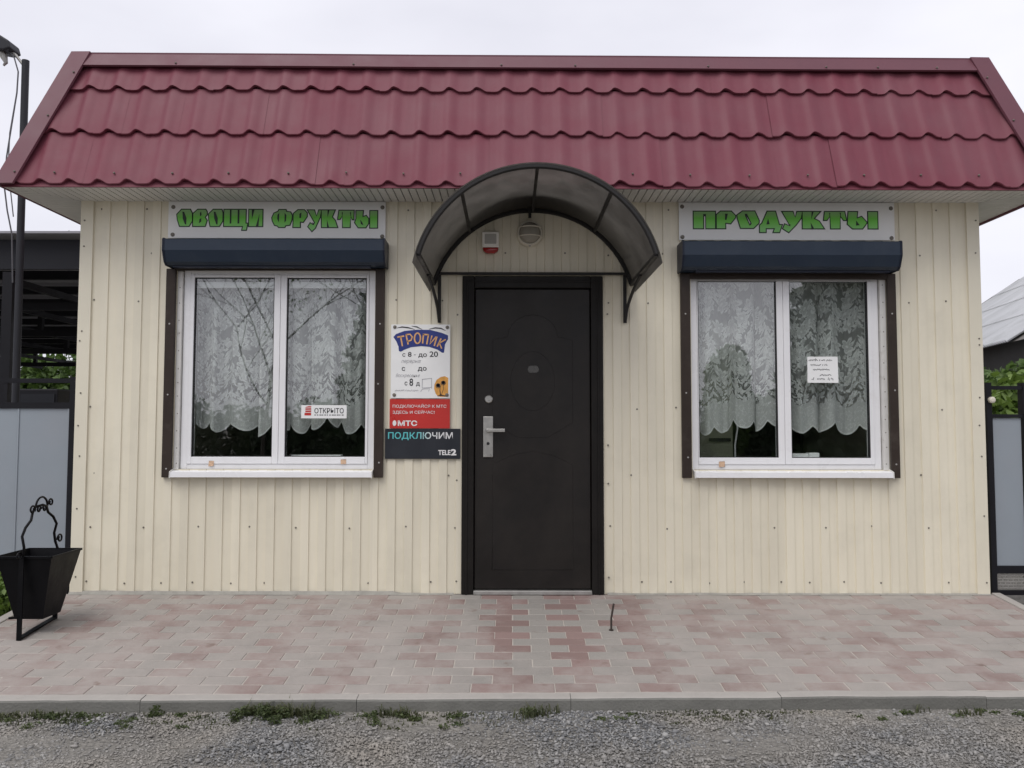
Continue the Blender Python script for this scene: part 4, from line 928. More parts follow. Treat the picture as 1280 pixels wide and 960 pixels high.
for x in (-.413, .015, .435):
    a = math.asin((x - CX) / rt); m_ = MB(); m_.bar((CX + rt * math.sin(a), CY, CZ + rt * math.cos(a)), (CX + rt * math.sin(a), -.03, CZ + rt * math.cos(a)), .018, .02); m_.build('stringer', 'canopy_steel', can)
for s in (-1, 1):
    ex = CX + s * rt * math.sin(AF); ez = CZ + rt * math.cos(AF)
    m_ = MB(); m_.bar((ex, CY, ez), (ex, -.02, ez), .022, .022); m_.build('side_rail', 'canopy_steel', can)
    bx = -.618 if s < 0 else .640
    m_ = MB(); m_.bar((bx, -.018, 1.815), (bx, -.018, 2.14), .022, .016); m_.build('wall_bar', 'canopy_steel', can)
    pts = [(bx, -.03, 1.83)] + [(bx + (ex - bx) * q, -.03 - .38 * q ** 1.6, 1.83 + (ez - .01 - 1.83) * q ** .7) for q in (.2, .4, .6, .8, 1)]
    m_ = MB(); m_.tube(pts, .011, 6); m_.build('curved_strut', 'canopy_steel', can, smooth=True)
    m_ = MB(); m_.bar((ex - s * .006, -.06, 2.265), (ex - s * .055, -.06, 2.255), .02, .02); m_.build('arch_lug', 'canopy_steel', can)
m_ = MB(); m_.bar((CX - .02, -.05, CZ + rt), (CX - .02, -.05, CZ + rt - .055), .02, .02); m_.build('arch_lug', 'canopy_steel', can)
m_ = MB(); m_.bar((-.612, -.034, 2.148), (.652, -.034, 2.148), .022, .016); m_.build('cross_bar', 'canopy_steel', can)
base_of(can, CX, 0, 1.815)

# ------------------------------------------------------------------ siren and bulkhead lamp
t = thing('alarm_siren', 'small white alarm siren with red lens under the canopy', 'alarm')
m_ = MB(); m_.box(-.329, -.214, -.055, -.008, 2.325, 2.430); hs = m_.build('housing', 'siren_white', t, bevel=.005)
m_ = MB(); m_.box(-.311, -.232, -.058, -.054, 2.346, 2.414); m_.build('front_panel', 'siren_grey', hs, bevel=.002)
m_ = MB(); m_.prism([(-.325, 2.324), (-.218, 2.324), (-.222, 2.302), (-.245, 2.287), (-.298, 2.287), (-.321, 2.302)], 'y', -.052, -.012); m_.build('red_lens', 'redlens', t, bevel=.005, smooth=True)
base_of(t, -.27, -.008, 2.287)
t = thing('bulkhead_lamp', 'round caged lamp, unlit, on wall above the door', 'lamp')
c_ = (-.006, -.008, 2.424)
m_ = MB(); m_.lathe([(.088, 0), (.088, -.03), (.080, -.042), (.070, -.042)], c_, 'y', 32); m_.build('body', 'lampbody', t, smooth=True)
m_ = MB(); m_.lathe([(.072, -.040), (.070, -.058), (.055, -.078), (.03, -.090), (.0, -.094)], c_, 'y', 32); m_.build('glass_dome', 'lampglass', t, smooth=True)
for dz_ in (-.026, .034):
    hw = math.sqrt(.080 ** 2 - dz_ ** 2); m_ = MB(); m_.tube([(c_[0] + hw * math.sin(a), c_[1] - .038 - .064 * math.cos(a), c_[2] + dz_) for a in [-1.45 + 2.9 * k / 12 for k in range(13)]], .004, 6); m_.build('guard_bar', 'lampbody', t, smooth=True)
m_ = MB(); m_.tube([(c_[0] + .079 * math.cos(a), c_[1] - .044, c_[2] + .079 * math.sin(a)) for a in [2 * math.pi * k / 32 for k in range(32)]], .005, 6, closed=True); m_.build('guard_ring', 'lampbody', t, smooth=True)
m_ = MB(); m_.lathe([(.008, 0), (.008, -.006)], (c_[0], -.044, c_[2] - .086), 'y', 8); m_.build('clamp_screw', 'steel_dull', t)
base_of(t, *c_)

# ------------------------------------------------------------------ curtains and things in the windows
def curtain(X0, X1, zh, label, seed, nf, sc):
    g = random.Random(seed); nu, nv = 260, 26; me = bpy.data.meshes.new('lace_curtain'); vs = []; uvs = []
    folds = [g.uniform(-.6, .6) for _ in range(12)]
    uacc = 0; prev = None; cols = []
    for i in range(nu + 1):
        q = i / nu; x = X0 + (X1 - X0) * q
        y = .125 + .038 * math.sin(2 * math.pi * q * nf + folds[0]) + .014 * math.sin(2 * math.pi * q * nf * 1.7 + folds[1] * 4) + .008 * math.sin(2 * math.pi * q * nf * 2.9 + folds[2] * 4)
        x2 = x + .036 * math.sin(2 * math.pi * q * nf + folds[0] + 1.35 + .5 * math.sin(q * 9 + seed)) * (.55 + .45 * math.sin(q * 17 + seed * 2))
        if prev: uacc += math.hypot(x2 - prev[0], y - prev[1])
        prev = (x2, y); cols.append((x2, y, uacc))
    zt = 2.215
    for i, (x, y, u) in enumerate(cols):
        hem = zh + .062 * (1 - abs(math.sin(math.pi * (u / sc + .22 * math.sin(u * 4.1 + seed))))) ** 1.3 + .018 * math.sin(u * 5 + seed) + .020 * math.sin(u * 13.3 + 2 * seed)
        for j in range(nv + 1):
            f = j / nv; z = zt + (hem - zt) * f; k = .45 + .55 * f
            vs.append((x, .125 + (y - .125) * k, z)); uvs.append((u * 1.0 + seed * .37, (z - hem)))
    fs = [(i * (nv + 1) + j, (i + 1) * (nv + 1) + j, (i + 1) * (nv + 1) + j + 1, i * (nv + 1) + j + 1) for i in range(nu) for j in range(nv)]
    me.from_pydata(vs, [], fs); ul = me.uv_layers.new(name='UVMap')
    for lp in me.loops: ul.data[lp.index].uv = uvs[lp.vertex_index]
    me.polygons.foreach_set('use_smooth', [True] * len(me.polygons)); me.materials.append(M['lace'])
    return tag(link('lace_curtain', me), label, 'curtain', 'lace curtains in the shop windows')
curtain(-2.34, -1.09, 1.075, 'white lace curtain with scalloped hem behind the ОТКРЫТО sticker', 1, 6.5, .195)
curtain(1.10, 2.34, 1.085, 'white lace curtain with scalloped hem behind the handwritten note', 4, 6.0, .205)
m_ = MB(); m_.box(-2.36, -1.06, .052, .062, 2.062, 2.105); tag(m_.build('curtain_rail', 'pvc', bevel=.004), 'white curtain rail along the top of the sticker window', 'curtain rail')
# sticker and note, taped to the inside of the glass
t = thing('open_sticker', 'small white sticker reading ОТКРЫТО on the window glass', 'sticker')
sh = Sheet((0, 0, 220, 64), (-1.552, 1.257, -1.245, 1.168), .0195)
m_ = MB(); m_.box(-1.552, -1.245, .0195, .0203, 1.168, 1.257); m_.build('paper', 'paper', t)
m_ = MB(); put_text(sh, m_, 'ОТКРЫТО', (64, 14, 206, 40), 1, .012); [sh.ribbon(m_, [(64 + 12 * k, 48), (64 + 12 * k + random.uniform(6, 10.5), 48)], 4, 1) for k in range(12)]; tag(m_.build('lettering', 'ink_black', t), kind='stuff')
m_ = MB(); sh.poly(m_, [(20, 10), (34, 5), (48, 5), (48, 50), (16, 50), (16, 38), (20, 34)], 1); m_.build('red_emblem', 'red', t)
m_ = MB()
for yy in (14, 25, 36): sh.ribbon(m_, [(18, yy), (48, yy - 1)], 3, 2)
m_.build('emblem_lines', 'white_ink', t)
base_of(t, -1.4, .0195, 1.168)
t = thing('handwritten_note', 'handwritten paper note taped inside the window glass', 'note')
sh = Sheet((665, 106, 820, 236), (1.885, 1.590, 2.095, 1.414), .0195)
m_ = MB(); m_.add([(1.886, .0195, 1.591), (2.092, .0195, 1.592), (2.095, .0195, 1.413), (1.884, .0195, 1.414), (1.886, .0203, 1.591), (2.092, .0203, 1.592), (2.095, .0203, 1.413), (1.884, .0203, 1.414)], [(0, 1, 2, 3), (7, 6, 5, 4), (0, 4, 5, 1), (1, 5, 6, 2), (2, 6, 7, 3), (3, 7, 4, 0)]); m_.build('paper', 'paper', t)
m_ = MB(); g = random.Random(5)
for (a, b, y) in ((672, 790, 122), (680, 768, 147), (692, 776, 169), (718, 785, 198), (685, 795, 218)):
    x = a; pts = []
    while x < b:
        pts.append((x, y + g.uniform(-5, 1) * (2 if g.random() < .12 else 1) + (0 if len(pts) % 2 else 5))); x += g.uniform(2.2, 4.2)
        if g.random() < .07: sh.ribbon(m_, pts, 2.8, 1) if len(pts) > 1 else None; pts = []; x += 5
    if len(pts) > 1: sh.ribbon(m_, pts, 2.8, 1)
m_.build('handwriting', 'ink_black', t)
base_of(t, 1.99, .0195, 1.414)
# inner sills and goods
for x0, x1, lb in ((-2.41, -1.04, 'white inner sill inside the ОТКРЫТО window'), (1.08, 2.43, 'white inner sill inside the note window')):
    m_ = MB(); m_.box(x0, x1, .092, .34, .865, .895); tag(m_.build('window_sill_board', 'pvc', bevel=.006), lb, 'sill', 'inner sills of the shop windows')
for k, (x0, x1, z0, z1, lb) in enumerate(((1.80, 1.92, .896, .93, 'pale green carton lying on the sill under the note'), (1.925, 1.995, .896, .935, 'small white carton on the sill beside the pale green one'))):
    m_ = MB(); m_.box(x0, x1, .12, .19, z0, z1); o = m_.build('carton', 'paper', bevel=.004); tag(o, lb, 'carton', 'cartons on the window sill')
m_ = MB(); m_.box(-1.64, -1.30, .105, .17, .896, .918); tag(m_.build('paper_stack', 'paper', bevel=.002), 'white strip of papers on the sill under the ОТКРЫТО sticker', 'paper')
t = thing('interior_cupboard', 'olive cupboard with black latch seen below the curtain left of the note', 'cupboard')
m_ = MB(); m_.box(1.05, 1.52, .55, .95, .02, 1.9); m_.build('carcass', 'intdoor', t, bevel=.004)
m_ = MB(); m_.box(1.34, 1.50, .535, .549, 1.005, 1.03); m_.build('latch', 'gasket', t)
base_of(t, 1.28, .75, .02)
m_ = MB(); m_.tube([(1.50, .42, 2.0), (1.505, .42, 1.4), (1.515, .41, 1.1), (1.498, .42, .98), (1.503, .43, .7)], .006, 6); tag(m_.build('hanging_cord', 'pvc', smooth=True), 'white cord hanging beside the olive cupboard inside the shop', 'cord')
for X, lb in ((-1.7, 'dark goods shelf inside the shop behind the ОТКРЫТО window'), (2.0, 'dark goods shelf inside the shop behind the note window')):
    t = thing('goods_shelf', lb, 'shelf', 'shelves inside the shop')
    m_ = MB(); m_.box(X - .8, X - .77, 2.6, 3.0, .02, 2.0); m_.box(X + .77, X + .8, 2.6, 3.0, .02, 2.0); m_.build('side_panels', 'shelf', t)
    for z in (.4, .8, 1.2, 1.6, 2.0): m_ = MB(); m_.box(X - .769, X + .769, 2.6, 3.0, z - .03, z); m_.build('shelf_board', 'shelf', t)
    base_of(t, X, 2.8, .02)

# ------------------------------------------------------------------ litter bin
t = thing('litter_bin', 'black steel tapered litter bin with scroll handle at the shop corner', 'bin')
BX, BY, BZ = -2.885, -.665, pz(-.665)
yf, yb = -.815, -.515
def ring(hx, hy, z): return [(BX - hx, BY - hy, z), (BX + hx, BY - hy, z), (BX + hx, BY + hy, z), (BX - hx, BY + hy, z)]
m_ = MB(); zt, zb = .372, .012; th = .006
vs = ring(.156, .155, zt) + ring(.080, .09, zb) + ring(.156 - th, .155 - th, zt) + ring(.080 - th, .09 - th, zb + .006)
m_.add(vs, [(i, (i + 1) % 4, 4 + (i + 1) % 4, 4 + i) for i in range(4)] + [(8 + i, 8 + (i + 1) % 4, 12 + (i + 1) % 4, 12 + i) for i in range(4)] + [(i, (i + 1) % 4, 8 + (i + 1) % 4, 8 + i) for i in range(4)] + [(4, 5, 6, 7), (12, 13, 14, 15)])
bk = m_.build('bucket', 'black', t)
m_ = MB()
for a, b in zip(ring(.158, .157, zt), ring(.158, .157, zt)[1:] + ring(.158, .157, zt)[:1]): m_.bar(a, b, .010, .012)
m_.build('rim', 'black', bk)
for y in (yf - .025, yb + .025):
    m_ = MB(); m_.bar((BX, y, pz(y) + .002), (BX, y, zt + .004), .027, .008); m_.build('leg', 'black', t)
m_ = MB(); m_.bar((BX, yf - .021, pz(yf - .021) + .012), (BX, yb + .021, pz(yb + .021) + .012), .03, .01); m_.build('base_bar', 'black', t)
m_ = MB(); m_.bar((BX - .05, -.86, zb + .03), (BX + .02, -.83, zb + .03), .012, .012); m_.build('tilt_stop', 'black', t)
# the handle: a wavy forged arch spanning from the front pivot to the back pivot
def hp_(s, z, w=0): return (BX + w, BY + s, z)
pts = []
path = [(-.165, .37), (-.172, .43), (-.168, .49), (-.140, .535), (-.115, .575), (-.085, .615), (-.045, .645), (0, .652), (.04, .640), (.085, .600), (.12, .570), (.145, .525), (.150, .47), (.158, .42), (.165, .37)]
for k, (s, z) in enumerate(path): pts.append(hp_(s, z, .010 * math.sin(k * 1.9)))
m_ = MB(); m_.tube(pts, .0075, 8); hd = m_.build('handle', 'black', t, smooth=True)
m_ = MB(); m_.tube([hp_(-.055 + .0, .640)] + [hp_(.058 * math.cos(a), .640 + .058 * math.sin(a)) for a in [math.pi - math.pi * k / 10 for k in range(1, 11)]], .006, 8); m_.build('grip_loop', 'black', hd, smooth=True)
def scroll(cy, cz, r, a0, turns, w=0): return [hp_(cy + r * (1 - .6 * k / 18) * math.cos(a0 + turns * 2 * math.pi * k / 18), cz + r * (1 - .6 * k / 18) * math.sin(a0 + turns * 2 * math.pi * k / 18), w) for k in range(19)]
for cy, cz, r, a0, tr_ in ((-.088, .632, .026, -.5, 1.2), (.092, .658, .024, 3.6, -1.2), (-.025, .628, .020, 0, 1.1), (.03, .628, .020, 3.1, -1.1), (.20, .43, .028, 3.4, -1.2), (-.20, .385, .022, 0, 1.2)):
    m_ = MB(); m_.tube(scroll(cy, cz, r, a0, tr_), .0055, 7); m_.build('scroll', 'black', hd, smooth=True)
base_of(t, BX, BY, BZ)
# steel peg standing in the paving
m_ = MB(); yy = -.674; m_.tube([(.452, yy, pz(yy) - .02), (.453, yy + .002, pz(yy) + .07), (.470, yy + .02, pz(yy) + .15)], .006, 8); m_.lathe([(.013, 0), (.013, .006)], (.452, yy, pz(yy)), 'z', 10)
tag(m_.build('steel_peg', 'rod', smooth=True), 'thin rusty steel peg sticking out of the paving right of the door', 'peg')

# ------------------------------------------------------------------ vegetation helpers
def leaf_cloud(n, blobs, size, seed, elong=1.8, droop=.3):
    g = np.random.default_rng(seed); w = np.array([b[3] * b[4] * b[5] for b in blobs]); w = w / w.sum(); idx = g.choice(len(blobs), n, p=w)
    B = np.array(blobs)[idx]; d = g.standard_normal((n, 3)); d /= np.linalg.norm(d, axis=1)[:, None]; r = g.random(n) ** .45
    P = B[:, :3] + d * r[:, None] * B[:, 3:6]
    a = g.uniform(0, 2 * np.pi, n); el = g.uniform(-.9, .7, n) - droop
    u = np.stack([np.cos(a) * np.cos(el), np.sin(a) * np.cos(el), np.sin(el)], 1); v = np.cross(u, g.standard_normal((n, 3))); v /= np.linalg.norm(v, axis=1)[:, None]
    s = size * g.uniform(.55, 1.3, n)[:, None]; L_ = u * s * elong / 2; W_ = v * s / 2; nb = np.cross(u, v) * s * .12
    V = np.stack([P - L_, P + W_ + nb, P + L_, P - W_ + nb], 1).reshape(-1, 3)
    return V, n
def leaf_mesh(name, V, n, mat):
    me = bpy.data.meshes.new(name); me.vertices.add(4 * n); me.vertices.foreach_set('co', V.reshape(-1)); me.loops.add(4 * n); me.polygons.add(n); me.loops.foreach_set('vertex_index', np.arange(4 * n)); me.polygons.foreach_set('loop_start', np.arange(n) * 4)
    me.update(calc_edges=True); me.materials.append(M[mat]); return me
def bush(label, cat, base, blobs, n, size, mat, seed, group=None, name='shrub'):
    t = thing(name, label, cat, group); V, k = leaf_cloud(n, blobs, size, seed)
    link('foliage', leaf_mesh('foliage', V, k, mat), t)
    g = random.Random(seed); m_ = MB()
    for b in blobs:
        for _ in range(2):
            p0 = Vector((base[0] + g.uniform(-.1, .1), base[1] + g.uniform(-.1, .1), base[2])); p1 = Vector((b[0], b[1], b[2] + b[5] * .5)); mdl = (p0 + p1) / 2 + Vector((g.uniform(-.1, .1), g.uniform(-.1, .1), .05)); m_.tube([p0, mdl, p1], [.015, .01, .004], 5)
    m_.build('stems', 'bark', t); base_of(t, *base); return t
def tree(label, base, h, r0, seed, spread, leaves, leafsize, mat, levels=4, crown_lo=.35, group=None):
    g = random.Random(seed); m_ = MB(); tips = []
    def grow(p, d, l, r, lv):
        n = 4; pts = [p]; q = p; dd = d
        for _ in range(n):
            dd = (dd + Vector((g.gauss(0, .10), g.gauss(0, .10), g.gauss(.03, .05)))).normalized(); q = q + dd * l / n; pts.append(q)
        m_.tube(pts, [r * (1 - .45 * k / n) for k in range(n + 1)], 6 if lv < 2 else 4)
        if lv <= 2: tips.extend(pts[2:])
        if lv == 0: tips.append(q); return
        nb = g.randint(3, 4) if lv > 1 else g.randint(3, 5)
        for k in range(nb):
            at = pts[n - (k % 3)] if lv < levels else pts[g.randint(2, n)]
            side = Vector((g.gauss(0, 1), g.gauss(0, 1), g.gauss(0, .3))).normalized(); nd = (dd * (1 - spread) + side * spread + Vector((0, 0, .15))).normalized()
            grow(at, nd, l * g.uniform(.55, .8), r * .52, lv - 1)
    grow(Vector(base), Vector((0, 0, 1)), h * .42, r0, levels)
    t = thing('tree', label, 'tree', group); m_.build('trunk', 'bark', t)
    if leaves:
        bl = [(p.x, p.y, p.z, .32, .32, .25) for p in g.sample(tips, min(len(tips), 260)) if p.z > base[2] + h * crown_lo]
        V, k = leaf_cloud(leaves, bl, leafsize, seed); link('crown', leaf_mesh('crown', V, k, mat), t)
    base_of(t, *base); return t

wb = []
for cx_, n_, hh, spx in ((-1.20, 14, .045, .15), (-.63, 5, .022, .12), (-.50, 3, .015, .1), (-2.35, 8, .014, .2), (-2.05, 6, .022, .15), (-1.65, 6, .016, .2), (-.05, 3, .035, .03), (.3, 3, .014, .1), (1.55, 3, .016, .12), (1.95, 4, .02, .1), (2.3, 4, .02, .12), (-.95, 6, .02, .12)):
    for _ in range(n_):
        h_ = hh * random.uniform(.5, 1.2); x_ = cx_ + random.gauss(0, spx * 1.4); wb.append((x_, -1.595 + .0118 * cx_ - abs(random.gauss(0, .065)), GZ + h_ * .6, .035, .022, h_ * .7))
V, k_ = leaf_cloud(3800, wb, .008, 77, 2.1, 0); tag(link('leafy_weeds', leaf_mesh('leafy_weeds', V, k_, 'weed')), 'small leafy weeds sprouting in clumps at the foot of the kerb', 'weeds', kind='stuff')
# ------------------------------------------------------------------ left: gate, pole, carport, plants
t = thing('side_gate', 'grey blue sheet gate in dark frame left of the shop', 'gate')
GY = .10
m_ = MB(); m_.box(-3.155, -3.095, GY - .02, GY + .04, -.1, 1.45); m_.build('post', 'carport_steel', t)
m_ = MB(); m_.bar((-4.9, GY, 1.425), (-3.156, GY, 1.425), .03, .03); m_.build('top_rail', 'carport_steel', t)
m_ = MB(); m_.bar((-4.9, GY, 1.255), (-3.156, GY, 1.255), .035, .04); m_.build('middle_rail', 'carport_steel', t)
m_ = MB(); m_.bar((-4.9, GY, .18), (-3.156, GY, .18), .035, .04); m_.build('bottom_rail', 'carport_steel', t)
for x0, x1 in ((-3.50, -3.158), (-4.15, -3.5005), (-4.88, -4.1505)):
    m_ = MB(); m_.box(x0, x1, GY - .006, GY + .004, .202, 1.233); m_.box(x1 - .012, x1, GY - .012, GY - .0062, .202, 1.233); m_.build('sheet_panel', 'gate_sheet', t)
for x in (-3.6, -4.2): m_ = MB(); m_.box(x - .012, x + .012, GY - .012, GY + .012, 1.277, 1.41); m_.build('picket', 'carport_steel', t)
base_of(t, -3.9, GY, -.1)
t = thing('street_lamp', 'slim dark lamp post rising behind the left end of the roof', 'street lamp')
PX, PY = -4.225, 1.2
m_ = MB(); m_.tube([(PX + .01, PY, GZ), (PX, PY, 2.0), (PX - .012, PY, 4.20)], .029, 14); m_.build('pole', 'lamp_head', t, smooth=True)
m_ = MB(); m_.tube([(PX - .03, PY, 4.16), (PX - .09, PY - .01, 4.24), (PX - .16, PY - .02, 4.29)], .012, 8); m_.build('arm', 'steel_dull', t, smooth=True)
m_ = MB(); m_.prism([(PX - .09, 4.27), (PX - .11, 4.335), (PX - .19, 4.385), (PX - .45, 4.41), (PX - .52, 4.36), (PX - .50, 4.32), (PX - .15, 4.25)], 'y', PY - .09, PY + .07); hdl = m_.build('lamp_head', 'lamp_head', t, bevel=.012)
m_ = MB(); m_.tube([(PX - .21, PY - .02, 4.28), (PX - .185, PY - .02, 4.225), (PX - .165, PY - .02, 4.17), (PX - .185, PY - .02, 4.145)], [.035, .03, .016, .008], 8); m_.build('sensor', 'steel_dull', hdl, smooth=True)
m_ = MB(); m_.tube([(PX - .16, PY - .02, 4.29), (PX - .08, PY - .045, 4.2), (PX - .04, PY - .05, 4.08), (PX - .045, PY - .05, 3.9), (PX - .075, PY - .06, 3.6), (PX - .105, PY - .06, 3.35), (PX - .115, PY - .06, 3.1), (PX - .09, PY - .05, 2.9), (PX - .05, PY - .04, 2.7), (PX - .036, PY - .03, 2.3)], .006, 6)
m_.tube([(PX - .045, PY - .052, 3.9), (PX - .085, PY - .062, 3.55), (PX - .088, PY - .06, 3.3), (PX - .07, PY - .055, 3.1), (PX - .04, PY - .046, 2.85)], .005, 6); m_.build('cable', 'cable', t, smooth=True)
base_of(t, PX, PY, GZ)

t = thing('carport', 'dark steel carport with open roof frame beyond the left gate', 'carport')
CZ0, CZ1 = 2.53, 2.80; CYF, CYB = 1.75, 12.5; CXR, CXL = -3.72, -15
m_ = MB(); m_.box(CXL, CXR - .12, CYF, CYF + .03, CZ0, CZ1); m_.build('fascia', 'carport_roof', t)
ya = CYF - .12
for yb_, gap in ((3.6, .04), (5.5, .10), (7.4, .06), (9.4, .05), (CYB, .0)):
    m_ = MB(); m_.add([(CXL, ya, CZ1 + .012), (CXR, ya, CZ1 + .03), (CXR, yb_, CZ1 + .03), (CXL, yb_, CZ1 + .012), (CXL, ya, CZ1 + .03), (CXR, ya, CZ1 + .05), (CXR, yb_, CZ1 + .05), (CXL, yb_, CZ1 + .03)], [(0, 3, 2, 1), (4, 5, 6, 7), (0, 1, 5, 4), (1, 2, 6, 5), (2, 3, 7, 6), (3, 0, 4, 7)]); m_.build('roof_sheet', 'carport_sheet', t); ya = yb_ + gap + .002
y = CYF + .45
while y < CYB:
    m_ = MB(); m_.bar((CXL, y, CZ1 - .06), (CXR - .05, y, CZ1 - .06), .07, .09); m_.build('purlin', 'carport_steel', t); y += .95
for y in (CYF + 1.2, CYF + 3.6, CYF + 6.2, CYF + 9.0):
    m_ = MB(); m_.bar((CXL, y, CZ0 - .16), (CXR - .05, y, CZ0 - .16), .07, .08); m_.build('cross_beam', 'carport_steel', t)
    x = -4.3
    while x > -12: m_ = MB(); m_.bar((x, y, CZ0 - .13), (x, y, CZ1 - .10), .06, .06); m_.build('strut', 'carport_steel', t); x -= 1.1
for x in (-3.85, -4.7, -5.7, -6.8, -8.0, -9.3, -10.7): m_ = MB(); m_.bar((x, CYF + .05, CZ0 - .09), (x, CYB, CZ0 - .09), .05, .06); m_.build('beam', 'carport_steel', t)
for x, y in ((-4.66, CYF + .02), (-3.9, CYB - .1), (-4.75, 6.0), (-8.5, CYF + .02), (-9.6, CYB - .1), (-12.4, CYB - .1)): m_ = MB(); m_.bar((x, y, GZ), (x, y, CZ0 - .03), .09, .09); m_.build('post', 'carport_steel', t)
base_of(t, -6.5, 1.75, GZ)
m_ = MB(); m_.box(-20, -3.3, 17, 17.1, GZ, 2.0); tag(m_.build('board_fence', 'carport_roof'), 'dark fence at the far end behind the carport', 'fence')
t = thing('meter_box', 'dark box standing behind the left gate', 'box')
m_ = MB(); m_.box(-3.92, -3.62, .75, .95, GZ, 1.40); m_.build('cabinet', 'carport_steel', t, bevel=.01); m_ = MB(); m_.box(-3.90, -3.64, .742, .749, .2, 1.36); m_.build('cabinet_door', 'carport_roof', t); base_of(t, -3.77, .85, GZ)
bush('green hedge seen through the gap above the left gate', 'shrub', (-12, 14.6, GZ), [(-9.8, 14.6, 1.5, 1.3, .8, 1.4), (-11.3, 14.5, 1.55, 1.2, .8, 1.5), (-12.7, 14.7, 1.6, 1.3, .8, 1.5), (-14.2, 14.5, 1.6, 1.3, .7, 1.4)], 15000, .12, 'leaf', 11)
bush('low leafy plant at the paving edge behind the litter bin', 'plant', (-3.4, -.25, GZ), [(-3.45, -.30, -.03, .16, .28, .16), (-3.55, -.05, -.02, .25, .2, .17), (-3.42, -.75, -.08, .13, .25, .12)], 2200, .035, 'leaf_bright', 12, name='leafy_plant')
tree('sparse twiggy tree showing above the carport roof', (-13.6, 18.5, GZ), 7.2, .10, 21, .55, 1200, .10, 'leaf', 4)

# ------------------------------------------------------------------ right: gate, shrubs, house
t = thing('wicket_gate', 'narrow grey sheet gate in dark frame right of the shop', 'gate')
m_ = MB(); m_.box(3.136, 3.172, GY - .02, GY + .04, -.16, 1.42); m_.build('post', 'carport_steel', t)
m_ = MB(); m_.box(3.388, 3.425, GY - .02, GY + .04, -.16, 1.42); m_.build('post', 'carport_steel', t)
m_ = MB(); m_.bar((3.1725, GY, 1.385), (3.3875, GY, 1.385), .03, .025); m_.build('top_rail', 'carport_steel', t)
m_ = MB(); m_.bar((3.1725, GY, 1.19), (3.3875, GY, 1.19), .03, .025); m_.build('middle_rail', 'carport_steel', t)
m_ = MB(); m_.box(3.184, 3.376, GY - .004, GY + .006, .172, 1.176); m_.build('sheet_panel', 'gate_sheet', t)
m_ = MB(); m_.bar((3.1725, GY, .145), (3.3875, GY, .145), .03, .05); m_.build('bottom_rail', 'carport_steel', t); m_ = MB(); m_.bar((3.1725, GY, -.01), (3.3875, GY, -.01), .03, .03); m_.build('bottom_rail', 'carport_steel', t)
m_ = MB()
for k in range(5): m_.box(3.173, 3.387, GY - .004, GY + .001, .018 + .021 * k, .026 + .021 * k)
for k in range(5):
    for j in range(6): x = 3.18 + .036 * j + (.018 if k % 2 else 0); m_.box(x, x + .006, GY - .003, GY, .0262 + .021 * k, .0388 + .021 * k) if x < 3.38 else None
m_.build('mesh_infill', 'steel_dull', t)
m_ = MB(); m_.lathe([(.022, 0), (.022, -.02), (.012, -.026)], (3.165, GY - .02, 1.30), 'y', 12); m_.build('latch', 'lampbody', t)
m_ = MB(); m_.box(3.426, 4.9, GY - .004, GY + .006, .17, 1.176); m_.build('sheet_panel', 'gate_sheet', t)
m_ = MB(); m_.bar((3.426, GY, 1.385), (4.9, GY, 1.385), .03, .025); m_.build('top_rail', 'carport_steel', t)
base_of(t, 3.4, GY, -.16)
t = thing('perforated_brick', 'red perforated brick lying below the right gate', 'brick')
m_ = MB(); m_.box(3.21, 3.46, -.16, -.04, -.16, -.07); bo = m_.build('clay_body', 'hollow', t, bevel=.004)
m_ = MB()
for i in range(6):
    for j in range(3): m_.lathe([(.011, 0), (.011, -.001)], (3.235 + .04 * i, -.1601, -.14 + .025 * j), 'y', 8)
m_.build('holes', 'gasket', bo); base_of(t, 3.335, -.10, -.16)
bush('bright green leafy shrub behind the right gate', 'shrub', (4.9, 2.6, GZ), [(4.3, 2.4, 1.0, .55, .5, .55), (4.9, 2.6, 1.15, .6, .5, .55), (5.5, 2.9, 1.0, .7, .6, .6), (4.6, 2.3, .5, .7, .5, .5), (5.2, 2.3, 1.42, .4, .4, .3)], 9500, .075, 'leaf_bright', 14)
bush('darker green shrub behind the bright one beside the neighbouring house', 'shrub', (8.5, 8.0, GZ), [(7.6, 8, 1.3, .8, .7, .85), (8.8, 8.2, 1.4, .9, .7, .9), (9.8, 8.6, 1.3, .9, .7, .9)], 9000, .09, 'leaf', 15)
# neighbouring house: eave runs away from the camera, slate roof climbs to the right
t = thing('neighbour_house', 'neighbouring house with grey corrugated slate roof on the right', 'house')
Ed = Vector((-.176, -.984, 0)).normalized(); E0 = Vector((14.05, 24.65, 3.25))            # far end of the eave, running towards the camera
Rx = Vector((-Ed.y, Ed.x, 0)); Rx = Rx if Rx.x > 0 else -Rx; SLP = .68
Uh = (Rx + Vector((0, 0, SLP))).normalized(); Nh = Ed.cross(Uh); Nh = Nh if Nh.z > 0 else -Nh
LH = 12.0; WH = 5.2
m_ = MB(); a0 = E0 + Rx * .4; b0 = E0 + Ed * LH + Rx * .4
wv_ = [a0, b0, b0 + Rx * 9.2, a0 + Rx * 9.2]; lo = [Vector((p.x, p.y, GZ)) for p in wv_]; hi = [Vector((p.x, p.y, 3.3)) for p in wv_]
m_.add(lo + hi, [(0, 1, 5, 4), (1, 2, 6, 5), (2, 3, 7, 6), (3, 0, 4, 7), (4, 5, 6, 7)]); m_.build('wall', 'housewall', t)
m_ = MB(); tp_ = 5.9; A0 = E0 - Nh * .05; m_.add([A0, A0 + Ed * LH, A0 + Ed * LH + Uh * tp_, A0 + Uh * tp_, A0 + Rx * 9.9, A0 + Ed * LH + Rx * 9.9], [(0, 1, 2, 3), (3, 2, 5, 4), (1, 5, 2), (0, 3, 4)]); rf = m_.build('roof', 'oldwood', t)
SW, SH = 1.10, 1.62; m_ = MB(); nw = 48; vs = []
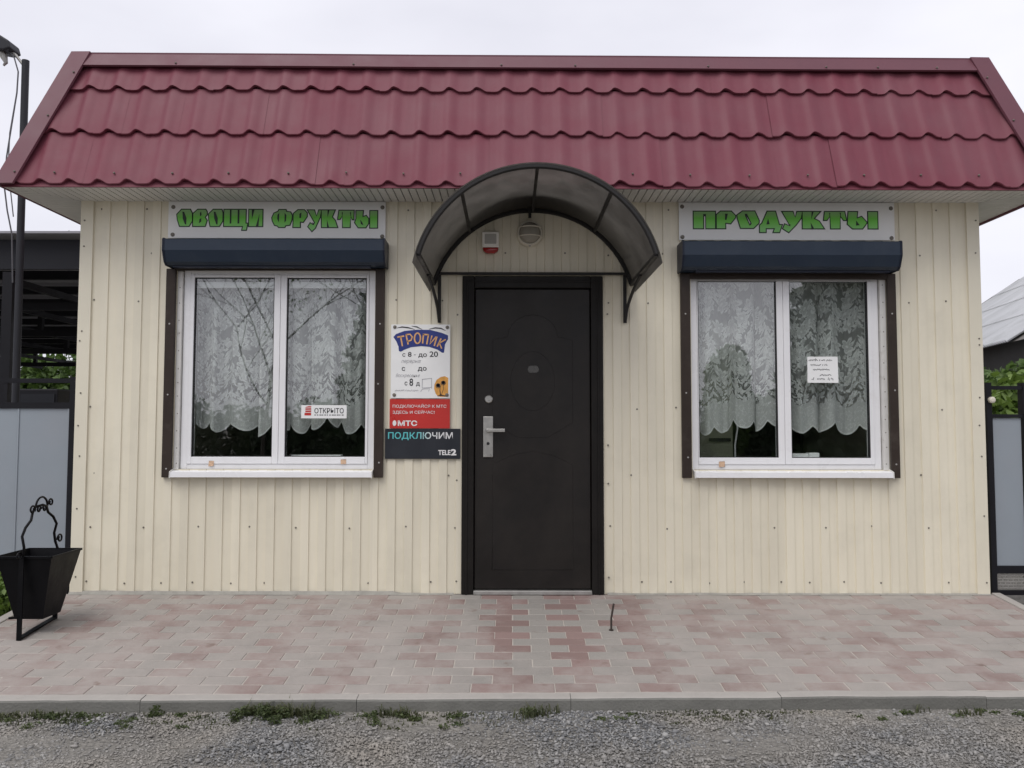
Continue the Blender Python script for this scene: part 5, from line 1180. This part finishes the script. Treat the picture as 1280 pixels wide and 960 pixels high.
for j, (tt, off) in enumerate(((-.0, .055), (.5, .038), (1.0, .02), (-.0, .045))):
    for i in range(nw + 1): vs.append(Ed * (SW * i / nw) + Uh * ((SH + .12) * tt) + Nh * (off + .045 * math.sin(2 * math.pi * 8 * i / nw)))
m_.add(vs, [(j * (nw + 1) + i, j * (nw + 1) + i + 1, (j + 1) * (nw + 1) + i + 1, (j + 1) * (nw + 1) + i) for j in range(2) for i in range(nw)]); sme = m_.mesh('roof_sheet', 'slate', smooth=True)
for r in range(4):
    for k in range(int(LH / SW)):
        o = link('roof_sheet', sme, rf); p = E0 + Ed * (SW * k) + Uh * (SH * r - .12); o.location = p
m_ = MB(); m_.bar(E0 - Ed * .02 - Uh * .1 + Nh * .05, E0 - Ed * .02 + Uh * tp_ + Nh * .05, .03, .06); m_.build('barge_board', 'oldwood', rf)
base_of(t, 14.05, 24.65, GZ)
t = thing('wooden_lean_to', 'weathered wooden lean-to below the slate eave', 'shed')
m_ = MB(); m_.box(10.2, 12.4, 12.8, 15, GZ, 2.15); m_.build('walls', 'oldwood', t); m_ = MB(); m_.box(10.0, 12.6, 12.6, 15.2, 2.16, 2.24); m_.build('roof', 'slate', t); base_of(t, 11.3, 14, GZ)

# ------------------------------------------------------------------ across the road: what the glass mirrors
def conifer(label, base, h, r, n, leafsize, mat, seed, narrow=1.0):
    g = random.Random(seed); t = thing('conifer', label, 'tree'); m_ = MB(); m_.tube([base, (base[0], base[1], base[2] + h)], [.05 + h * .012, .01], 8); bl = []
    k = 0; z = .35
    while z < h:
        q = (1 - z / h) ** .8; nb = max(3, int(7 * q) + 2)
        for i in range(nb):
            a = i * 6.283 / nb + g.uniform(-.4, .4); rr = r * q * g.uniform(.6, 1.1); p = Vector((base[0] + rr * .6 * math.cos(a), base[1] + rr * .6 * math.sin(a), base[2] + z - rr * .12)); bl.append((p.x, p.y, p.z, rr * .42 + .08, rr * .42 + .08, .16 + .05 * h / 6))
            m_.tube([(base[0], base[1], base[2] + z), p + (p - Vector((base[0], base[1], p.z))) * .5], [.02, .006], 4)
        z += .30 + .02 * h
    m_.build('trunk', 'bark', t); V, c = leaf_cloud(n, bl, leafsize, seed, 2.4, .5); link('crown', leaf_mesh('crown', V, c, mat), t); base_of(t, *base); return t
tree('twiggy tree across the road mirrored in the left pane of the sticker window', (-8.7, -22, GZ), 9.8, .075, 31, .48, 1600, .07, 'leaf', 5)
tree('sparse tree across the road mirrored high in the right pane of the sticker window', (-4.0, -24, GZ), 12, .07, 44, .45, 2500, .08, 'leaf', 5)
conifer('short dark conifer across the road mirrored beside the open sticker', (-4.6, -18.5, GZ), 5.2, 1.2, 9000, .13, 'leaf_dark', 32)
conifer('tall dark conifer across the road mirrored behind the handwritten note', (9.6, -17.5, GZ), 12.5, 2.3, 26000, .2, 'leaf_dark', 33)
conifer('second tall conifer across the road, right of the tall one', (12.4, -19.5, GZ), 11, 2.2, 18000, .2, 'leaf_dark', 37)
bush('rounded dark bush across the road mirrored left of the note', 'bush', (6.3, -18, GZ), [(6.3, -18, 1.6, .75, .6, 1.5), (6.45, -18, 2.6, .55, .5, 1.0), (6.1, -18, 2.3, .5, .5, 1.1)], 9000, .09, 'leaf', 39, name='bush')
hb = [(-14 + 1.6 * k, -25 + random.uniform(-1, 1), .6 + random.uniform(-.2, .3), 1.4, 1.0, 1.2 + random.uniform(0, .7)) for k in range(19)]
bush('long dark hedge across the road behind the camera', 'hedge', (0, -25, GZ), hb, 26000, .16, 'leaf_dark', 35, name='hedge')
